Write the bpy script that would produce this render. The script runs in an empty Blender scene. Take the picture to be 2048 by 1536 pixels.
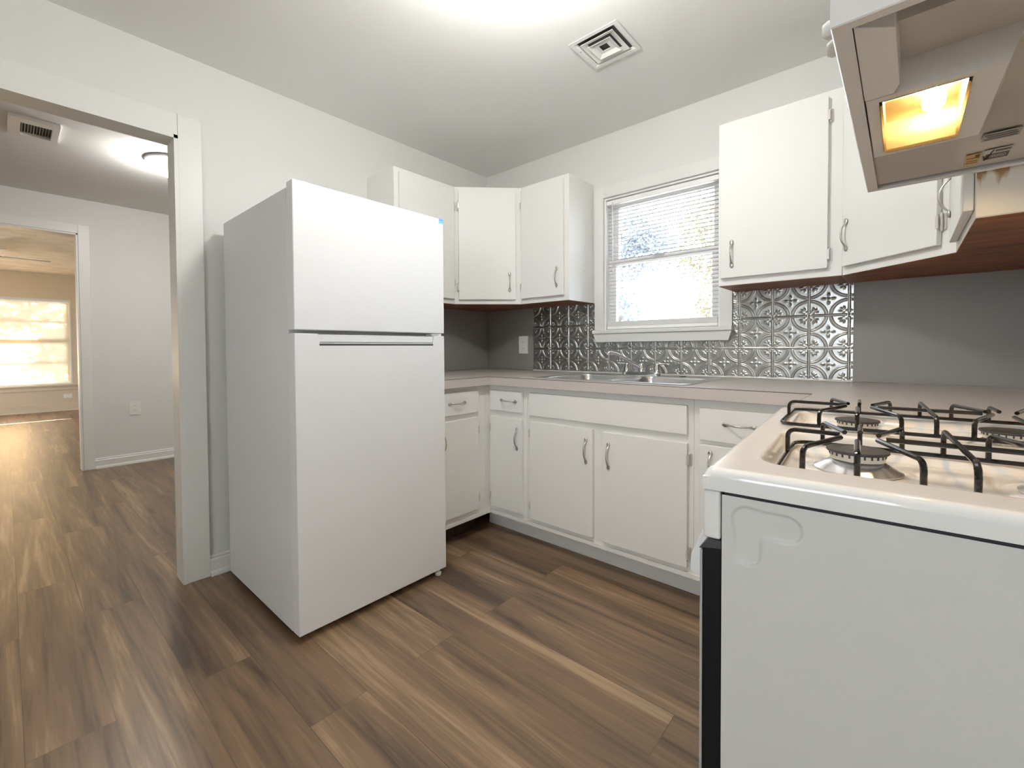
import bpy, bmesh, math, random
import numpy as np
from mathutils import Matrix, Vector

random.seed(7)
SC = bpy.context.scene
COL = SC.collection
PI = math.pi

# ------------------------------------------------------------------ camera
cam_d = bpy.data.cameras.new('camera')
cam = bpy.data.objects.new('camera', cam_d)
COL.objects.link(cam)
SC.camera = cam
F, CY, YAW, PITCH, ROLL = 890.34, 715.89, 0.7204, -0.0227, 0.0056
cam_d.sensor_fit = 'HORIZONTAL'
cam_d.sensor_width = 36.0
cam_d.lens = F / 2048 * 36.0
cam_d.shift_y = -(768 - CY) / 2048
cam_d.clip_start = 0.02
fw = Vector((-math.sin(YAW), math.cos(YAW), 0)); rt = Vector((math.cos(YAW), math.sin(YAW), 0)); up = Vector((0, 0, 1))
f2 = fw * math.cos(PITCH) + up * math.sin(PITCH)
u2 = up * math.cos(PITCH) - fw * math.sin(PITCH)
r3 = rt * math.cos(ROLL) - u2 * math.sin(ROLL)
u3 = rt * math.sin(ROLL) + u2 * math.cos(ROLL)
cam.matrix_world = Matrix(((r3.x, u3.x, -f2.x, 2.480), (r3.y, u3.y, -f2.y, -2.5327), (r3.z, u3.z, -f2.z, 1.0792), (0, 0, 0, 1)))

# ------------------------------------------------------------------ world, sun, exposure
SC.view_settings.view_transform = 'Standard'
SC.view_settings.look = 'None'
SC.view_settings.gamma = 1.0
SC.view_settings.use_curve_mapping = False
SC.view_settings.exposure = 1.15
SC.cycles.max_bounces = 10
SC.cycles.diffuse_bounces = 6
SC.cycles.transparent_max_bounces = 24
SC.cycles.sample_clamp_indirect = 4.0
SC.cycles.caustics_reflective = False
SC.cycles.caustics_refractive = False
world = bpy.data.worlds.new('world'); SC.world = world
world.use_nodes = True
bgn = world.node_tree.nodes['Background']
bgn.inputs['Color'].default_value = (0.82, 0.91, 1.0, 1)
bgn.inputs['Strength'].default_value = 5.5
sun_d = bpy.data.lights.new('sun', 'SUN'); sun = bpy.data.objects.new('sun', sun_d); COL.objects.link(sun)
sun_d.energy = 42.0; sun_d.color = (1.0, 0.81, 0.56); sun_d.angle = math.radians(1.0)
sun.rotation_euler = Vector((0.93, 0.16, -0.34)).to_track_quat('-Z', 'Y').to_euler()
KITCHEN_LAMP = 47.0
DINING_LAMP = 56.0
HOOD_BULB = 380.0

# ------------------------------------------------------------------ materials
MATS = {}
def mat(name, color, rough=0.5, metal=0.0, bump=0.0, bscale=200.0, spec=0.5, coat=0.0, var=0.0, vscale=3.0):
    if name in MATS: return MATS[name]
    m = bpy.data.materials.new(name); m.use_nodes = True
    nt = m.node_tree; N = nt.nodes; L = nt.links
    b = N['Principled BSDF']
    b.inputs['Base Color'].default_value = (*color, 1)
    b.inputs['Roughness'].default_value = rough
    b.inputs['Metallic'].default_value = metal
    b.inputs['Specular IOR Level'].default_value = spec
    b.inputs['Coat Weight'].default_value = coat
    tc = N.new('ShaderNodeTexCoord')
    if bump > 0:
        n = N.new('ShaderNodeTexNoise'); n.inputs['Scale'].default_value = bscale; n.inputs['Detail'].default_value = 3
        L.new(tc.outputs['Object'], n.inputs['Vector'])
        bp = N.new('ShaderNodeBump'); bp.inputs['Strength'].default_value = bump; bp.inputs['Distance'].default_value = 0.001
        L.new(n.outputs['Fac'], bp.inputs['Height']); L.new(bp.outputs['Normal'], b.inputs['Normal'])
    if var > 0:
        n = N.new('ShaderNodeTexNoise'); n.inputs['Scale'].default_value = vscale; n.inputs['Detail'].default_value = 4
        L.new(tc.outputs['Object'], n.inputs['Vector'])
        r = N.new('ShaderNodeValToRGB')
        r.color_ramp.elements[0].position = 0.3; r.color_ramp.elements[1].position = 0.7
        r.color_ramp.elements[0].color = (*[c * (1 - var) for c in color], 1)
        r.color_ramp.elements[1].color = (*[min(1, c * (1 + var)) for c in color], 1)
        L.new(n.outputs['Fac'], r.inputs['Fac']); L.new(r.outputs['Color'], b.inputs['Base Color'])
    MATS[name] = m
    return m

def emit(name, color, strength):
    m = bpy.data.materials.new(name); m.use_nodes = True
    b = m.node_tree.nodes['Principled BSDF']
    b.inputs['Base Color'].default_value = (*color, 1)
    b.inputs['Emission Color'].default_value = (*color, 1)
    b.inputs['Emission Strength'].default_value = strength
    return m

def floor_material():
    m = bpy.data.materials.new('vinyl_planks'); m.use_nodes = True
    nt = m.node_tree; N = nt.nodes; L = nt.links; b = N['Principled BSDF']
    tc = N.new('ShaderNodeTexCoord')
    def brick(c1, c2, mort):
        t = N.new('ShaderNodeTexBrick')
        t.offset = 0.37; t.offset_frequency = 2; t.squash = 1.0
        t.inputs['Scale'].default_value = 1.0
        t.inputs['Brick Width'].default_value = 1.22; t.inputs['Row Height'].default_value = 0.18
        t.inputs['Mortar Size'].default_value = 0.0012; t.inputs['Mortar Smooth'].default_value = 0.2
        t.inputs['Color1'].default_value = (*c1, 1); t.inputs['Color2'].default_value = (*c2, 1); t.inputs['Mortar'].default_value = (*mort, 1)
        L.new(tc.outputs['Object'], t.inputs['Vector'])
        return t
    ids = brick((0, 0, 0), (1, 1, 1), (0.5, 0.5, 0.5))
    sep = N.new('ShaderNodeSeparateXYZ'); L.new(tc.outputs['Object'], sep.inputs[0])
    idm = N.new('ShaderNodeMath'); idm.operation = 'MULTIPLY'; idm.inputs[1].default_value = 37.0
    L.new(ids.outputs['Color'], idm.inputs[0])
    sx = N.new('ShaderNodeMath'); sx.operation = 'MULTIPLY'; sx.inputs[1].default_value = 0.6; L.new(sep.outputs['X'], sx.inputs[0])
    sy = N.new('ShaderNodeMath'); sy.operation = 'MULTIPLY'; sy.inputs[1].default_value = 9.0; L.new(sep.outputs['Y'], sy.inputs[0])
    cmb = N.new('ShaderNodeCombineXYZ')
    L.new(sx.outputs[0], cmb.inputs[0]); L.new(sy.outputs[0], cmb.inputs[1]); L.new(idm.outputs[0], cmb.inputs[2])
    n1 = N.new('ShaderNodeTexNoise'); n1.inputs['Scale'].default_value = 1.0; n1.inputs['Detail'].default_value = 5; n1.inputs['Roughness'].default_value = 0.55; n1.inputs['Distortion'].default_value = 1.3
    L.new(cmb.outputs[0], n1.inputs['Vector'])
    sy2 = N.new('ShaderNodeMath'); sy2.operation = 'MULTIPLY'; sy2.inputs[1].default_value = 70.0; L.new(sep.outputs['Y'], sy2.inputs[0])
    sx2 = N.new('ShaderNodeMath'); sx2.operation = 'MULTIPLY'; sx2.inputs[1].default_value = 3.5; L.new(sep.outputs['X'], sx2.inputs[0])
    cmb2 = N.new('ShaderNodeCombineXYZ')
    L.new(sx2.outputs[0], cmb2.inputs[0]); L.new(sy2.outputs[0], cmb2.inputs[1]); L.new(idm.outputs[0], cmb2.inputs[2])
    n2 = N.new('ShaderNodeTexNoise'); n2.inputs['Scale'].default_value = 1.0; n2.inputs['Detail'].default_value = 4; n2.inputs['Distortion'].default_value = 0.4
    L.new(cmb2.outputs[0], n2.inputs['Vector'])
    mx = N.new('ShaderNodeMix'); mx.data_type = 'FLOAT'; mx.inputs[0].default_value = 0.27
    L.new(n1.outputs['Fac'], mx.inputs[2]); L.new(n2.outputs['Fac'], mx.inputs[3])
    ad = N.new('ShaderNodeMath'); ad.operation = 'MULTIPLY_ADD'; ad.inputs[1].default_value = 0.07; ad.inputs[2].default_value = -0.035
    L.new(ids.outputs['Color'], ad.inputs[0])
    sm = N.new('ShaderNodeMath'); sm.operation = 'ADD'; L.new(mx.outputs[0], sm.inputs[0]); L.new(ad.outputs[0], sm.inputs[1])
    r = N.new('ShaderNodeValToRGB'); cr = r.color_ramp
    cr.elements[0].position = 0.345; cr.elements[0].color = (0.074, 0.047, 0.030, 1)
    cr.elements[1].position = 0.665; cr.elements[1].color = (0.37, 0.252, 0.155, 1)
    e = cr.elements.new(0.44); e.color = (0.148, 0.095, 0.058, 1)
    e = cr.elements.new(0.56); e.color = (0.222, 0.143, 0.083, 1)
    L.new(sm.outputs[0], r.inputs['Fac'])
    mort = brick((1, 1, 1), (1, 1, 1), (0.62, 0.59, 0.57))
    mu = N.new('ShaderNodeMix'); mu.data_type = 'RGBA'; mu.blend_type = 'MULTIPLY'; mu.inputs[0].default_value = 1.0
    L.new(r.outputs['Color'], mu.inputs[6]); L.new(mort.outputs['Color'], mu.inputs[7])
    L.new(mu.outputs[2], b.inputs['Base Color'])
    b.inputs['Roughness'].default_value = 0.34
    bp = N.new('ShaderNodeBump'); bp.inputs['Strength'].default_value = 0.25; bp.inputs['Distance'].default_value = 0.0006
    L.new(n2.outputs['Fac'], bp.inputs['Height']); L.new(bp.outputs['Normal'], b.inputs['Normal'])
    return m

def wood_material(name, c1, c2):
    m = bpy.data.materials.new(name); m.use_nodes = True
    nt = m.node_tree; N = nt.nodes; L = nt.links; b = N['Principled BSDF']
    tc = N.new('ShaderNodeTexCoord'); mp = N.new('ShaderNodeMapping'); mp.inputs['Scale'].default_value = (1.5, 14, 14)
    L.new(tc.outputs['Object'], mp.inputs['Vector'])
    n = N.new('ShaderNodeTexNoise'); n.inputs['Scale'].default_value = 2.0; n.inputs['Detail'].default_value = 5; n.inputs['Distortion'].default_value = 0.8
    L.new(mp.outputs[0], n.inputs['Vector'])
    r = N.new('ShaderNodeValToRGB'); r.color_ramp.elements[0].position = 0.35; r.color_ramp.elements[1].position = 0.68
    r.color_ramp.elements[0].color = (*c1, 1); r.color_ramp.elements[1].color = (*c2, 1)
    L.new(n.outputs['Fac'], r.inputs['Fac']); L.new(r.outputs['Color'], b.inputs['Base Color'])
    b.inputs['Roughness'].default_value = 0.5
    return m

def speckle_material(name, c1, c2, rough):
    m = bpy.data.materials.new(name); m.use_nodes = True
    nt = m.node_tree; N = nt.nodes; L = nt.links; b = N['Principled BSDF']
    tc = N.new('ShaderNodeTexCoord')
    n = N.new('ShaderNodeTexNoise'); n.inputs['Scale'].default_value = 260; n.inputs['Detail'].default_value = 2
    L.new(tc.outputs['Object'], n.inputs['Vector'])
    r = N.new('ShaderNodeValToRGB'); r.color_ramp.elements[0].position = 0.35; r.color_ramp.elements[1].position = 0.65
    r.color_ramp.elements[0].color = (*c1, 1); r.color_ramp.elements[1].color = (*c2, 1)
    L.new(n.outputs['Fac'], r.inputs['Fac']); L.new(r.outputs['Color'], b.inputs['Base Color'])
    b.inputs['Roughness'].default_value = rough
    return m

def thin_material(name, color, fac_trans, tcolor=(1, 1, 1), kind='translucent', rough=0.1):
    m = bpy.data.materials.new(name); m.use_nodes = True
    nt = m.node_tree; N = nt.nodes; L = nt.links
    N.remove(N['Principled BSDF']); out = N['Material Output']
    tr = N.new('ShaderNodeBsdfTransparent'); tr.inputs[0].default_value = (*tcolor, 1)
    mx = N.new('ShaderNodeMixShader'); mx.inputs[0].default_value = fac_trans
    if kind == 'glass':
        g = N.new('ShaderNodeBsdfGlossy'); g.inputs['Color'].default_value = (*color, 1); g.inputs['Roughness'].default_value = rough
        fr = N.new('ShaderNodeFresnel'); fr.inputs['IOR'].default_value = 1.45
        mx.inputs[0].default_value = 0.5
        L.new(fr.outputs[0], mx.inputs[0])
        L.new(tr.outputs[0], mx.inputs[1]); L.new(g.outputs[0], mx.inputs[2])
    elif kind == 'translucent':
        g = N.new('ShaderNodeBsdfTranslucent'); g.inputs['Color'].default_value = (*color, 1)
        L.new(g.outputs[0], mx.inputs[1]); L.new(tr.outputs[0], mx.inputs[2])
    else:                                                             # slat: diffuse + translucent
        g = N.new('ShaderNodeBsdfTranslucent'); g.inputs['Color'].default_value = (*color, 1)
        d = N.new('ShaderNodeBsdfDiffuse'); d.inputs['Color'].default_value = (*color, 1)
        L.new(d.outputs[0], mx.inputs[1]); L.new(g.outputs[0], mx.inputs[2])
        N.remove(tr)
    L.new(mx.outputs[0], out.inputs['Surface'])
    return m

def stained_paint():
    m = mat('greasy_cabinet_paint', (0.80, 0.77, 0.70), 0.5).copy(); nt = m.node_tree; N = nt.nodes; L = nt.links
    tc = N.new('ShaderNodeTexCoord'); mp = N.new('ShaderNodeMapping'); mp.inputs['Scale'].default_value = (55, 1, 9)
    L.new(tc.outputs['Object'], mp.inputs['Vector'])
    n = N.new('ShaderNodeTexNoise'); n.inputs['Scale'].default_value = 1.0; n.inputs['Detail'].default_value = 3; L.new(mp.outputs[0], n.inputs['Vector'])
    sp = N.new('ShaderNodeSeparateXYZ'); L.new(tc.outputs['Object'], sp.inputs[0])
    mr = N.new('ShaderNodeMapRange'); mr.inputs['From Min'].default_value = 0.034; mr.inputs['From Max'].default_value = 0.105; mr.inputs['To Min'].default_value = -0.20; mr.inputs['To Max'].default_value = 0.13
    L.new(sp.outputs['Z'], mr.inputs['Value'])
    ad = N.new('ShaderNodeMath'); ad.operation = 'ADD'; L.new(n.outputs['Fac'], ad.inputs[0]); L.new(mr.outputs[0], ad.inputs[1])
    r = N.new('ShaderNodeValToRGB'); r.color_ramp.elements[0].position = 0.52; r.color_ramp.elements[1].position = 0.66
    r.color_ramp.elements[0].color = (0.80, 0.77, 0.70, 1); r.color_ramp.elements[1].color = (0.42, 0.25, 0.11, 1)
    L.new(ad.outputs[0], r.inputs['Fac']); L.new(r.outputs['Color'], N['Principled BSDF'].inputs['Base Color'])
    return m

M_WALL = mat('wall_paint', (0.72, 0.722, 0.698), 0.6, bump=0.15, bscale=120)
M_CEIL = mat('ceiling_paint', (0.83, 0.83, 0.815), 0.7, bump=0.15, bscale=90)
M_CEIL_TEX = mat('textured_ceiling', (0.74, 0.66, 0.55), 0.8, bump=1.0, bscale=25, var=0.12, vscale=6)
M_TRIM = mat('trim_paint', (0.755, 0.757, 0.73), 0.4, bump=0.1, bscale=60)
M_CAB = mat('cabinet_paint', (0.79, 0.785, 0.76), 0.52, bump=0.12, bscale=45)
M_FRIDGE = mat('fridge_white', (0.745, 0.75, 0.755), 0.5, bump=0.05, bscale=500)
M_FRIDGE_SIDE = mat('fridge_side_white', (0.72, 0.725, 0.73), 0.4, bump=0.15, bscale=600)
M_GAP = mat('dark_gap', (0.05, 0.05, 0.055), 0.6)
M_GASKET = mat('gasket_grey', (0.30, 0.30, 0.32), 0.6)
M_ENAMEL = mat('stove_enamel', (0.80, 0.79, 0.77), 0.09, coat=0.3)
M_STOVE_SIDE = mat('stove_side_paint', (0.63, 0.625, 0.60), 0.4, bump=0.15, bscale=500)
M_BLACK = mat('black_enamel', (0.008, 0.007, 0.007), 0.13)
M_BLACKP = mat('black_plastic', (0.006, 0.006, 0.007), 0.5, spec=0.25)
M_CAP = mat('burner_cap_black', (0.045, 0.042, 0.04), 0.45, bump=0.2, bscale=300)
M_ALU = mat('burner_aluminium', (0.68, 0.67, 0.64), 0.35, metal=0.6)
M_CHROME = mat('chrome', (0.82, 0.83, 0.85), 0.08, metal=1.0)
M_STEEL = mat('stainless_steel', (0.56, 0.56, 0.56), 0.28, metal=1.0, bump=0.05, bscale=300)
M_NICKEL = mat('satin_nickel', (0.52, 0.50, 0.47), 0.3, metal=0.9)
M_HINGE = mat('painted_hinge', (0.62, 0.60, 0.57), 0.4, metal=0.3)
M_TIN = mat('embossed_tin', (0.46, 0.46, 0.445), 0.30, metal=1.0, bump=0.1, bscale=150, var=0.12, vscale=25)
M_GREY = mat('grey_laminate', (0.265, 0.25, 0.238), 0.45, bump=0.1, bscale=250)
M_HOOD = mat('hood_white', (0.76, 0.75, 0.735), 0.3, coat=0.2)
M_HOODIN = mat('hood_liner', (0.50, 0.47, 0.43), 0.28)
M_PLATE = mat('outlet_plastic', (0.80, 0.79, 0.76), 0.35)
M_SLOT = mat('outlet_slot', (0.10, 0.10, 0.10), 0.6)
M_VENT = mat('vent_white', (0.80, 0.80, 0.78), 0.45)
M_VINYL = mat('window_vinyl', (0.88, 0.87, 0.86), 0.4)
M_CTOP = speckle_material('countertop_laminate', (0.41, 0.375, 0.345), (0.56, 0.52, 0.485), 0.34)
M_CEDGE = speckle_material('countertop_edge', (0.48, 0.437, 0.412), (0.57, 0.522, 0.493), 0.45)
M_SEAM = mat('laminate_seam', (0.06, 0.05, 0.045), 0.6)
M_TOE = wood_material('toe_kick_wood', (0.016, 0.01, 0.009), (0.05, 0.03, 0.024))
M_UNDER = wood_material('bare_plywood', (0.11, 0.035, 0.012), (0.34, 0.12, 0.04))
M_FLOOR = floor_material()
M_SLAT = thin_material('blind_slat', (0.74, 0.73, 0.74), 0.02, kind='slat')
M_SLAT_W = thin_material('tan_blind_slat', (0.82, 0.70, 0.52), 0.30, kind='slat')
M_GLASS = thin_material('window_glass', (1, 1, 1), 0.5, kind='glass', rough=0.02)
M_LENS = thin_material('lamp_lens', (0.10, 0.078, 0.040), 0.62, (1.0, 0.90, 0.72), kind='translucent')

# ------------------------------------------------------------------ mesh helpers
def new(): return bmesh.new()

def box(bm, lo, hi, bev=0.0, seg=2, edges=None):
    x0, y0, z0 = [min(a, b) for a, b in zip(lo, hi)]; x1, y1, z1 = [max(a, b) for a, b in zip(lo, hi)]
    v = [bm.verts.new(p) for p in ((x0, y0, z0), (x1, y0, z0), (x1, y1, z0), (x0, y1, z0), (x0, y0, z1), (x1, y0, z1), (x1, y1, z1), (x0, y1, z1))]
    fs = [bm.faces.new([v[i] for i in q]) for q in ((0, 3, 2, 1), (4, 5, 6, 7), (0, 1, 5, 4), (1, 2, 6, 5), (2, 3, 7, 6), (3, 0, 4, 7))]
    if bev > 0:
        es = list({e for f in fs for e in f.edges})
        bmesh.ops.bevel(bm, geom=es, offset=bev, segments=seg, profile=0.5, affect='EDGES')

def prism(bm, pts, axis, a, b, bev=0.0, seg=2):
    def P(p, t):
        return {'x': (t, p[0], p[1]), 'y': (p[0], t, p[1]), 'z': (p[0], p[1], t)}[axis]
    A = [bm.verts.new(P(p, a)) for p in pts]; B = [bm.verts.new(P(p, b)) for p in pts]
    fs = [bm.faces.new(A), bm.faces.new(B[::-1])]
    n = len(pts)
    for i in range(n):
        fs.append(bm.faces.new((A[i], B[i], B[(i + 1) % n], A[(i + 1) % n])))
    if bev > 0:
        bmesh.ops.bevel(bm, geom=list({e for f in fs for e in f.edges}), offset=bev, segments=seg, profile=0.5, affect='EDGES')

def ring(bm, o, i, axis, a, b):
    """rectangular frame: o, i = (u0, v0, u1, v1) outer and inner rectangles, extruded along axis from a to b"""
    def P(u, v, t):
        return {'x': (t, u, v), 'y': (u, t, v), 'z': (u, v, t)}[axis]
    def R(q, t): return [bm.verts.new(P(u, v, t)) for u, v in ((q[0], q[1]), (q[2], q[1]), (q[2], q[3]), (q[0], q[3]))]
    oa, ia, ob, ib = R(o, a), R(i, a), R(o, b), R(i, b)
    for k in range(4):
        j = (k + 1) % 4
        bm.faces.new((oa[k], oa[j], ia[j], ia[k])); bm.faces.new((ob[k], ib[k], ib[j], ob[j]))
        bm.faces.new((oa[k], ob[k], ob[j], oa[j])); bm.faces.new((ia[k], ia[j], ib[j], ib[k]))

def tube(bm, pts, r, n=10, closed=False):
    pts = [Vector(p) for p in pts]; m = len(pts)
    rs = r if isinstance(r, (list, tuple)) else [r] * m
    rings = []; prev = None
    for k in range(m):
        if closed: d = (pts[(k + 1) % m] - pts[k - 1])
        else: d = pts[min(k + 1, m - 1)] - pts[max(k - 1, 0)]
        d.normalize()
        if prev is None:
            a = Vector((0, 0, 1)) if abs(d.z) < 0.9 else Vector((1, 0, 0))
            x = d.cross(a).normalized()
        else:
            x = (prev - d * prev.dot(d)).normalized()
        prev = x; y = d.cross(x)
        rings.append([bm.verts.new(pts[k] + (x * math.cos(2 * PI * i / n) + y * math.sin(2 * PI * i / n)) * rs[k]) for i in range(n)])
    for k in range(m if closed else m - 1):
        A, B = rings[k], rings[(k + 1) % m]
        for i in range(n):
            bm.faces.new((A[i], A[(i + 1) % n], B[(i + 1) % n], B[i]))
    if not closed:
        bm.faces.new(rings[0][::-1]); bm.faces.new(rings[-1])

def smooth_path(pts, rad, seg=5, closed=False):
    pts = [Vector(p) for p in pts]; out = []; m = len(pts)
    for k in range(m):
        if not closed and k in (0, m - 1): out.append(pts[k]); continue
        p, a, b = pts[k], pts[k - 1], pts[(k + 1) % m]
        r = min(rad, (a - p).length * 0.45, (b - p).length * 0.45)
        s = p + (a - p).normalized() * r; e = p + (b - p).normalized() * r
        for i in range(seg + 1):
            t = i / seg
            out.append(s * (1 - t) ** 2 + p * 2 * t * (1 - t) + e * t * t)
    return out

def lathe(bm, prof, c, n=32, ax='z'):
    rings = []
    def P(r, h, t):
        u, v = r * math.cos(t), r * math.sin(t)
        return {'z': (c[0] + u, c[1] + v, c[2] + h), 'x': (c[0] + h, c[1] + u, c[2] + v), 'y': (c[0] + u, c[1] + h, c[2] + v)}[ax]
    for r, h in prof:
        if r < 1e-6: rings.append([bm.verts.new(P(0, h, 0))])
        else: rings.append([bm.verts.new(P(r, h, 2 * PI * i / n)) for i in range(n)])
    for A, B in zip(rings, rings[1:]):
        for i in range(n):
            j = (i + 1) % n
            q = [A[i % len(A)], A[j % len(A)], B[j % len(B)], B[i % len(B)]]
            q = list(dict.fromkeys(q))
            if len(q) > 2: bm.faces.new(q)
    for e, R in ((0, rings[0]), (1, rings[-1])):
        if len(R) > 1: bm.faces.new(R if e else R[::-1])

def rrect(x0, y0, x1, y1, r, seg=5):
    out = []
    for cx, cy, a in ((x1 - r, y0 + r, -PI / 2), (x1 - r, y1 - r, 0), (x0 + r, y1 - r, PI / 2), (x0 + r, y0 + r, PI)):
        for i in range(seg + 1):
            t = a + PI / 2 * i / seg
            out.append((cx + r * math.cos(t), cy + r * math.sin(t)))
    return out

def grid_mesh(name, X, Y, Z, keep=None):
    """mesh over arrays X, Y, Z of shape (nv, nu)"""
    nv, nu = X.shape
    co = np.stack([X, Y, Z], -1).reshape(-1, 3)
    idx = np.arange(nv * nu).reshape(nv, nu)
    q = np.stack([idx[:-1, :-1], idx[:-1, 1:], idx[1:, 1:], idx[1:, :-1]], -1).reshape(-1, 4)
    if keep is not None: q = q[keep.reshape(-1)]
    me = bpy.data.meshes.new(name)
    me.from_pydata(co.tolist(), [], q.tolist())
    me.update()
    return me

XF = [Matrix.Identity(4)]                                             # what maps the coordinates being written to the world
def wm(o):
    m = o.matrix_basis.copy()
    return wm(o.parent) @ m if o.parent else m

def obj(name, bm, material, parent=None, sharp=35, label=None, recalc=True):
    if isinstance(bm, bpy.types.Mesh):
        me = bm
        me.transform(XF[0])
        if parent: me.transform(wm(parent).inverted())
    else:
        if recalc: bmesh.ops.recalc_face_normals(bm, faces=bm.faces)
        bm.transform(XF[0])
        if parent: bm.transform(wm(parent).inverted())
        me = bpy.data.meshes.new(name); bm.to_mesh(me); bm.free()
    me.polygons.foreach_set('use_smooth', [True] * len(me.polygons))
    if sharp: me.set_sharp_from_angle(angle=math.radians(sharp))
    if material: me.materials.append(material)
    o = bpy.data.objects.new(name, me); COL.objects.link(o)
    if sharp and len(me.polygons) < 4000:
        wn = o.modifiers.new('weighted_normal', 'WEIGHTED_NORMAL'); wn.keep_sharp = True; wn.weight = 100
    if parent: o.parent = parent
    if label: o['label'] = label
    return o

def tag(o, label, cat, group=None):
    o['label'] = label; o['category'] = cat
    if group: o['group'] = group
    return o

def thing(name, label, cat, loc, rotz=0.0, group=None):
    o = bpy.data.objects.new(name, None); COL.objects.link(o)
    o.empty_display_size = 0.05
    o.location = loc; o.rotation_euler = (0, 0, rotz)
    return tag(o, label, cat, group)

def struct(name, bm, material, parent=None, label=None):
    o = obj(name, bm, material, parent)
    if not parent:
        o['kind'] = 'structure'; o['label'] = label or name.replace('_', ' '); o['category'] = name.split('_')[0]
    return o

def quick(lo, hi, bev=0.0, seg=2):
    b = new(); box(b, lo, hi, bev, seg); return b

H = 2.42
CT = 0.915
W = 2.884

# ------------------------------------------------------------------ the shell
struct('floor', quick((-9.0, -4.6, -0.1), (3.05, 1.35, 0.0)), M_FLOOR, label='brown wood-look plank floor running through all rooms')
struct('ceiling', quick((-3.08, -4.6, H), (3.05, 1.35, H + 0.12)), M_CEIL, label='off-white ceiling over kitchen and dining room')
struct('ceiling_living', quick((-9.0, -4.6, H), (-3.08, 1.35, H + 0.12)), M_CEIL_TEX, label='textured ceiling of the sunlit far room')

WIN = (1.045, 1.745, 1.185, 2.02)                                     # kitchen window opening x0 x1 z0 z1
b = new()
ring(b, (-0.0, -0.02, W + 0.1, H + 0.02), (WIN[0], WIN[2], WIN[1], WIN[3]), 'y', 0.0, 0.12)
struct('wall_back', b, M_WALL, label='pale kitchen wall with the window')
OPEN = (-3.25, -2.0, 2.043)
b = new()
box(b, (-0.10, OPEN[1], -0.02), (0, 1.2, H + 0.02)); box(b, (-0.10, -4.5, -0.02), (0, OPEN[0], H + 0.02)); box(b, (-0.10, OPEN[0], OPEN[2]), (0, OPEN[1], H + 0.02))
struct('wall_left', b, M_WALL, label='pale kitchen wall behind the fridge with the cased opening')
struct('wall_right', quick((W, -4.5, -0.02), (W + 0.1, 0.12, H + 0.02)), M_WALL, label='pale kitchen wall behind the stove')
b = new(); ring(b, (-0.1, -0.02, W + 0.1, H + 0.02), (2.0, 0.95, 2.78, 1.95), 'y', -4.6, -4.5); ring(b, (-9.0, -0.02, -0.1, H + 0.02), (-7.3, 0.5, -5.3, 2.0), 'y', -4.6, -4.5)  # both openings are added out of view to let in fill light
struct('wall_front', b, M_WALL, label='pale wall behind the camera with two openings added for fill light')
DOOR = (-3.15, -2.086, 2.112)
XD = -3.025
b = new()
box(b, (XD - 0.11, DOOR[1], -0.02), (XD, 1.2, H + 0.02)); box(b, (XD - 0.11, -4.5, -0.02), (XD, DOOR[0], H + 0.02)); box(b, (XD - 0.11, DOOR[0], DOOR[2]), (XD, DOOR[1], H + 0.02))
struct('wall_dining', b, M_WALL, label='white dining room wall with doorway to the sunlit room')
struct('wall_north', quick((-9.0, 1.2, -0.02), (0.0, 1.3, H + 0.02)), M_WALL, label='wall closing the far rooms')
XL = -8.8
LW = (-4.2, -1.735, 0.475, 1.975)
b = new(); ring(b, (-4.5, -0.02, 1.2, H + 0.02), (LW[0], LW[2], LW[1], LW[3]), 'x', XL - 0.12, XL)
struct('wall_living', b, mat('living_paint', (0.62, 0.52, 0.39), 0.6, bump=0.15, bscale=120), label='tan wall with window in the sunlit far room')

# casings and jamb linings
b = new()
box(b, (0, OPEN[1], 0), (0.018, -1.908, 2.14), 0.003); box(b, (0, OPEN[0] - 0.092, 0), (0.018, OPEN[0], 2.14), 0.003)
box(b, (0, OPEN[0], OPEN[2]), (0.018, OPEN[1], 2.14), 0.003)
box(b, (-0.118, OPEN[1], 0), (-0.10, -1.908, 2.14), 0.003); box(b, (-0.118, OPEN[0], OPEN[2]), (-0.10, OPEN[1], 2.14), 0.003)
box(b, (-0.104, OPEN[1] - 0.014, 0), (0.0175, OPEN[1] + 0.001, OPEN[2] + 0.001)); box(b, (-0.104, OPEN[0], OPEN[2] - 0.014), (0.0175, OPEN[1] + 0.001, OPEN[2] + 0.001))
struct('trim_1', b, M_TRIM, label='white casing of the wide opening beside the fridge')
b = new()
box(b, (XD, DOOR[1], 0), (XD + 0.018, DOOR[1] + 0.075, 2.19), 0.003); box(b, (XD, DOOR[0] - 0.075, DOOR[2]), (XD + 0.018, DOOR[1], 2.19), 0.003)
box(b, (XD, DOOR[0] - 0.075, 0), (XD + 0.018, DOOR[0], 2.19), 0.003)
box(b, (XD - 0.115, DOOR[1] - 0.014, 0), (XD + 0.012, DOOR[1], DOOR[2]), 0.002); box(b, (XD - 0.115, DOOR[0], DOOR[2] - 0.014), (XD + 0.012, DOOR[1], DOOR[2]), 0.002)
struct('trim_2', b, M_TRIM, label='white casing of the doorway to the sunlit room')

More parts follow.
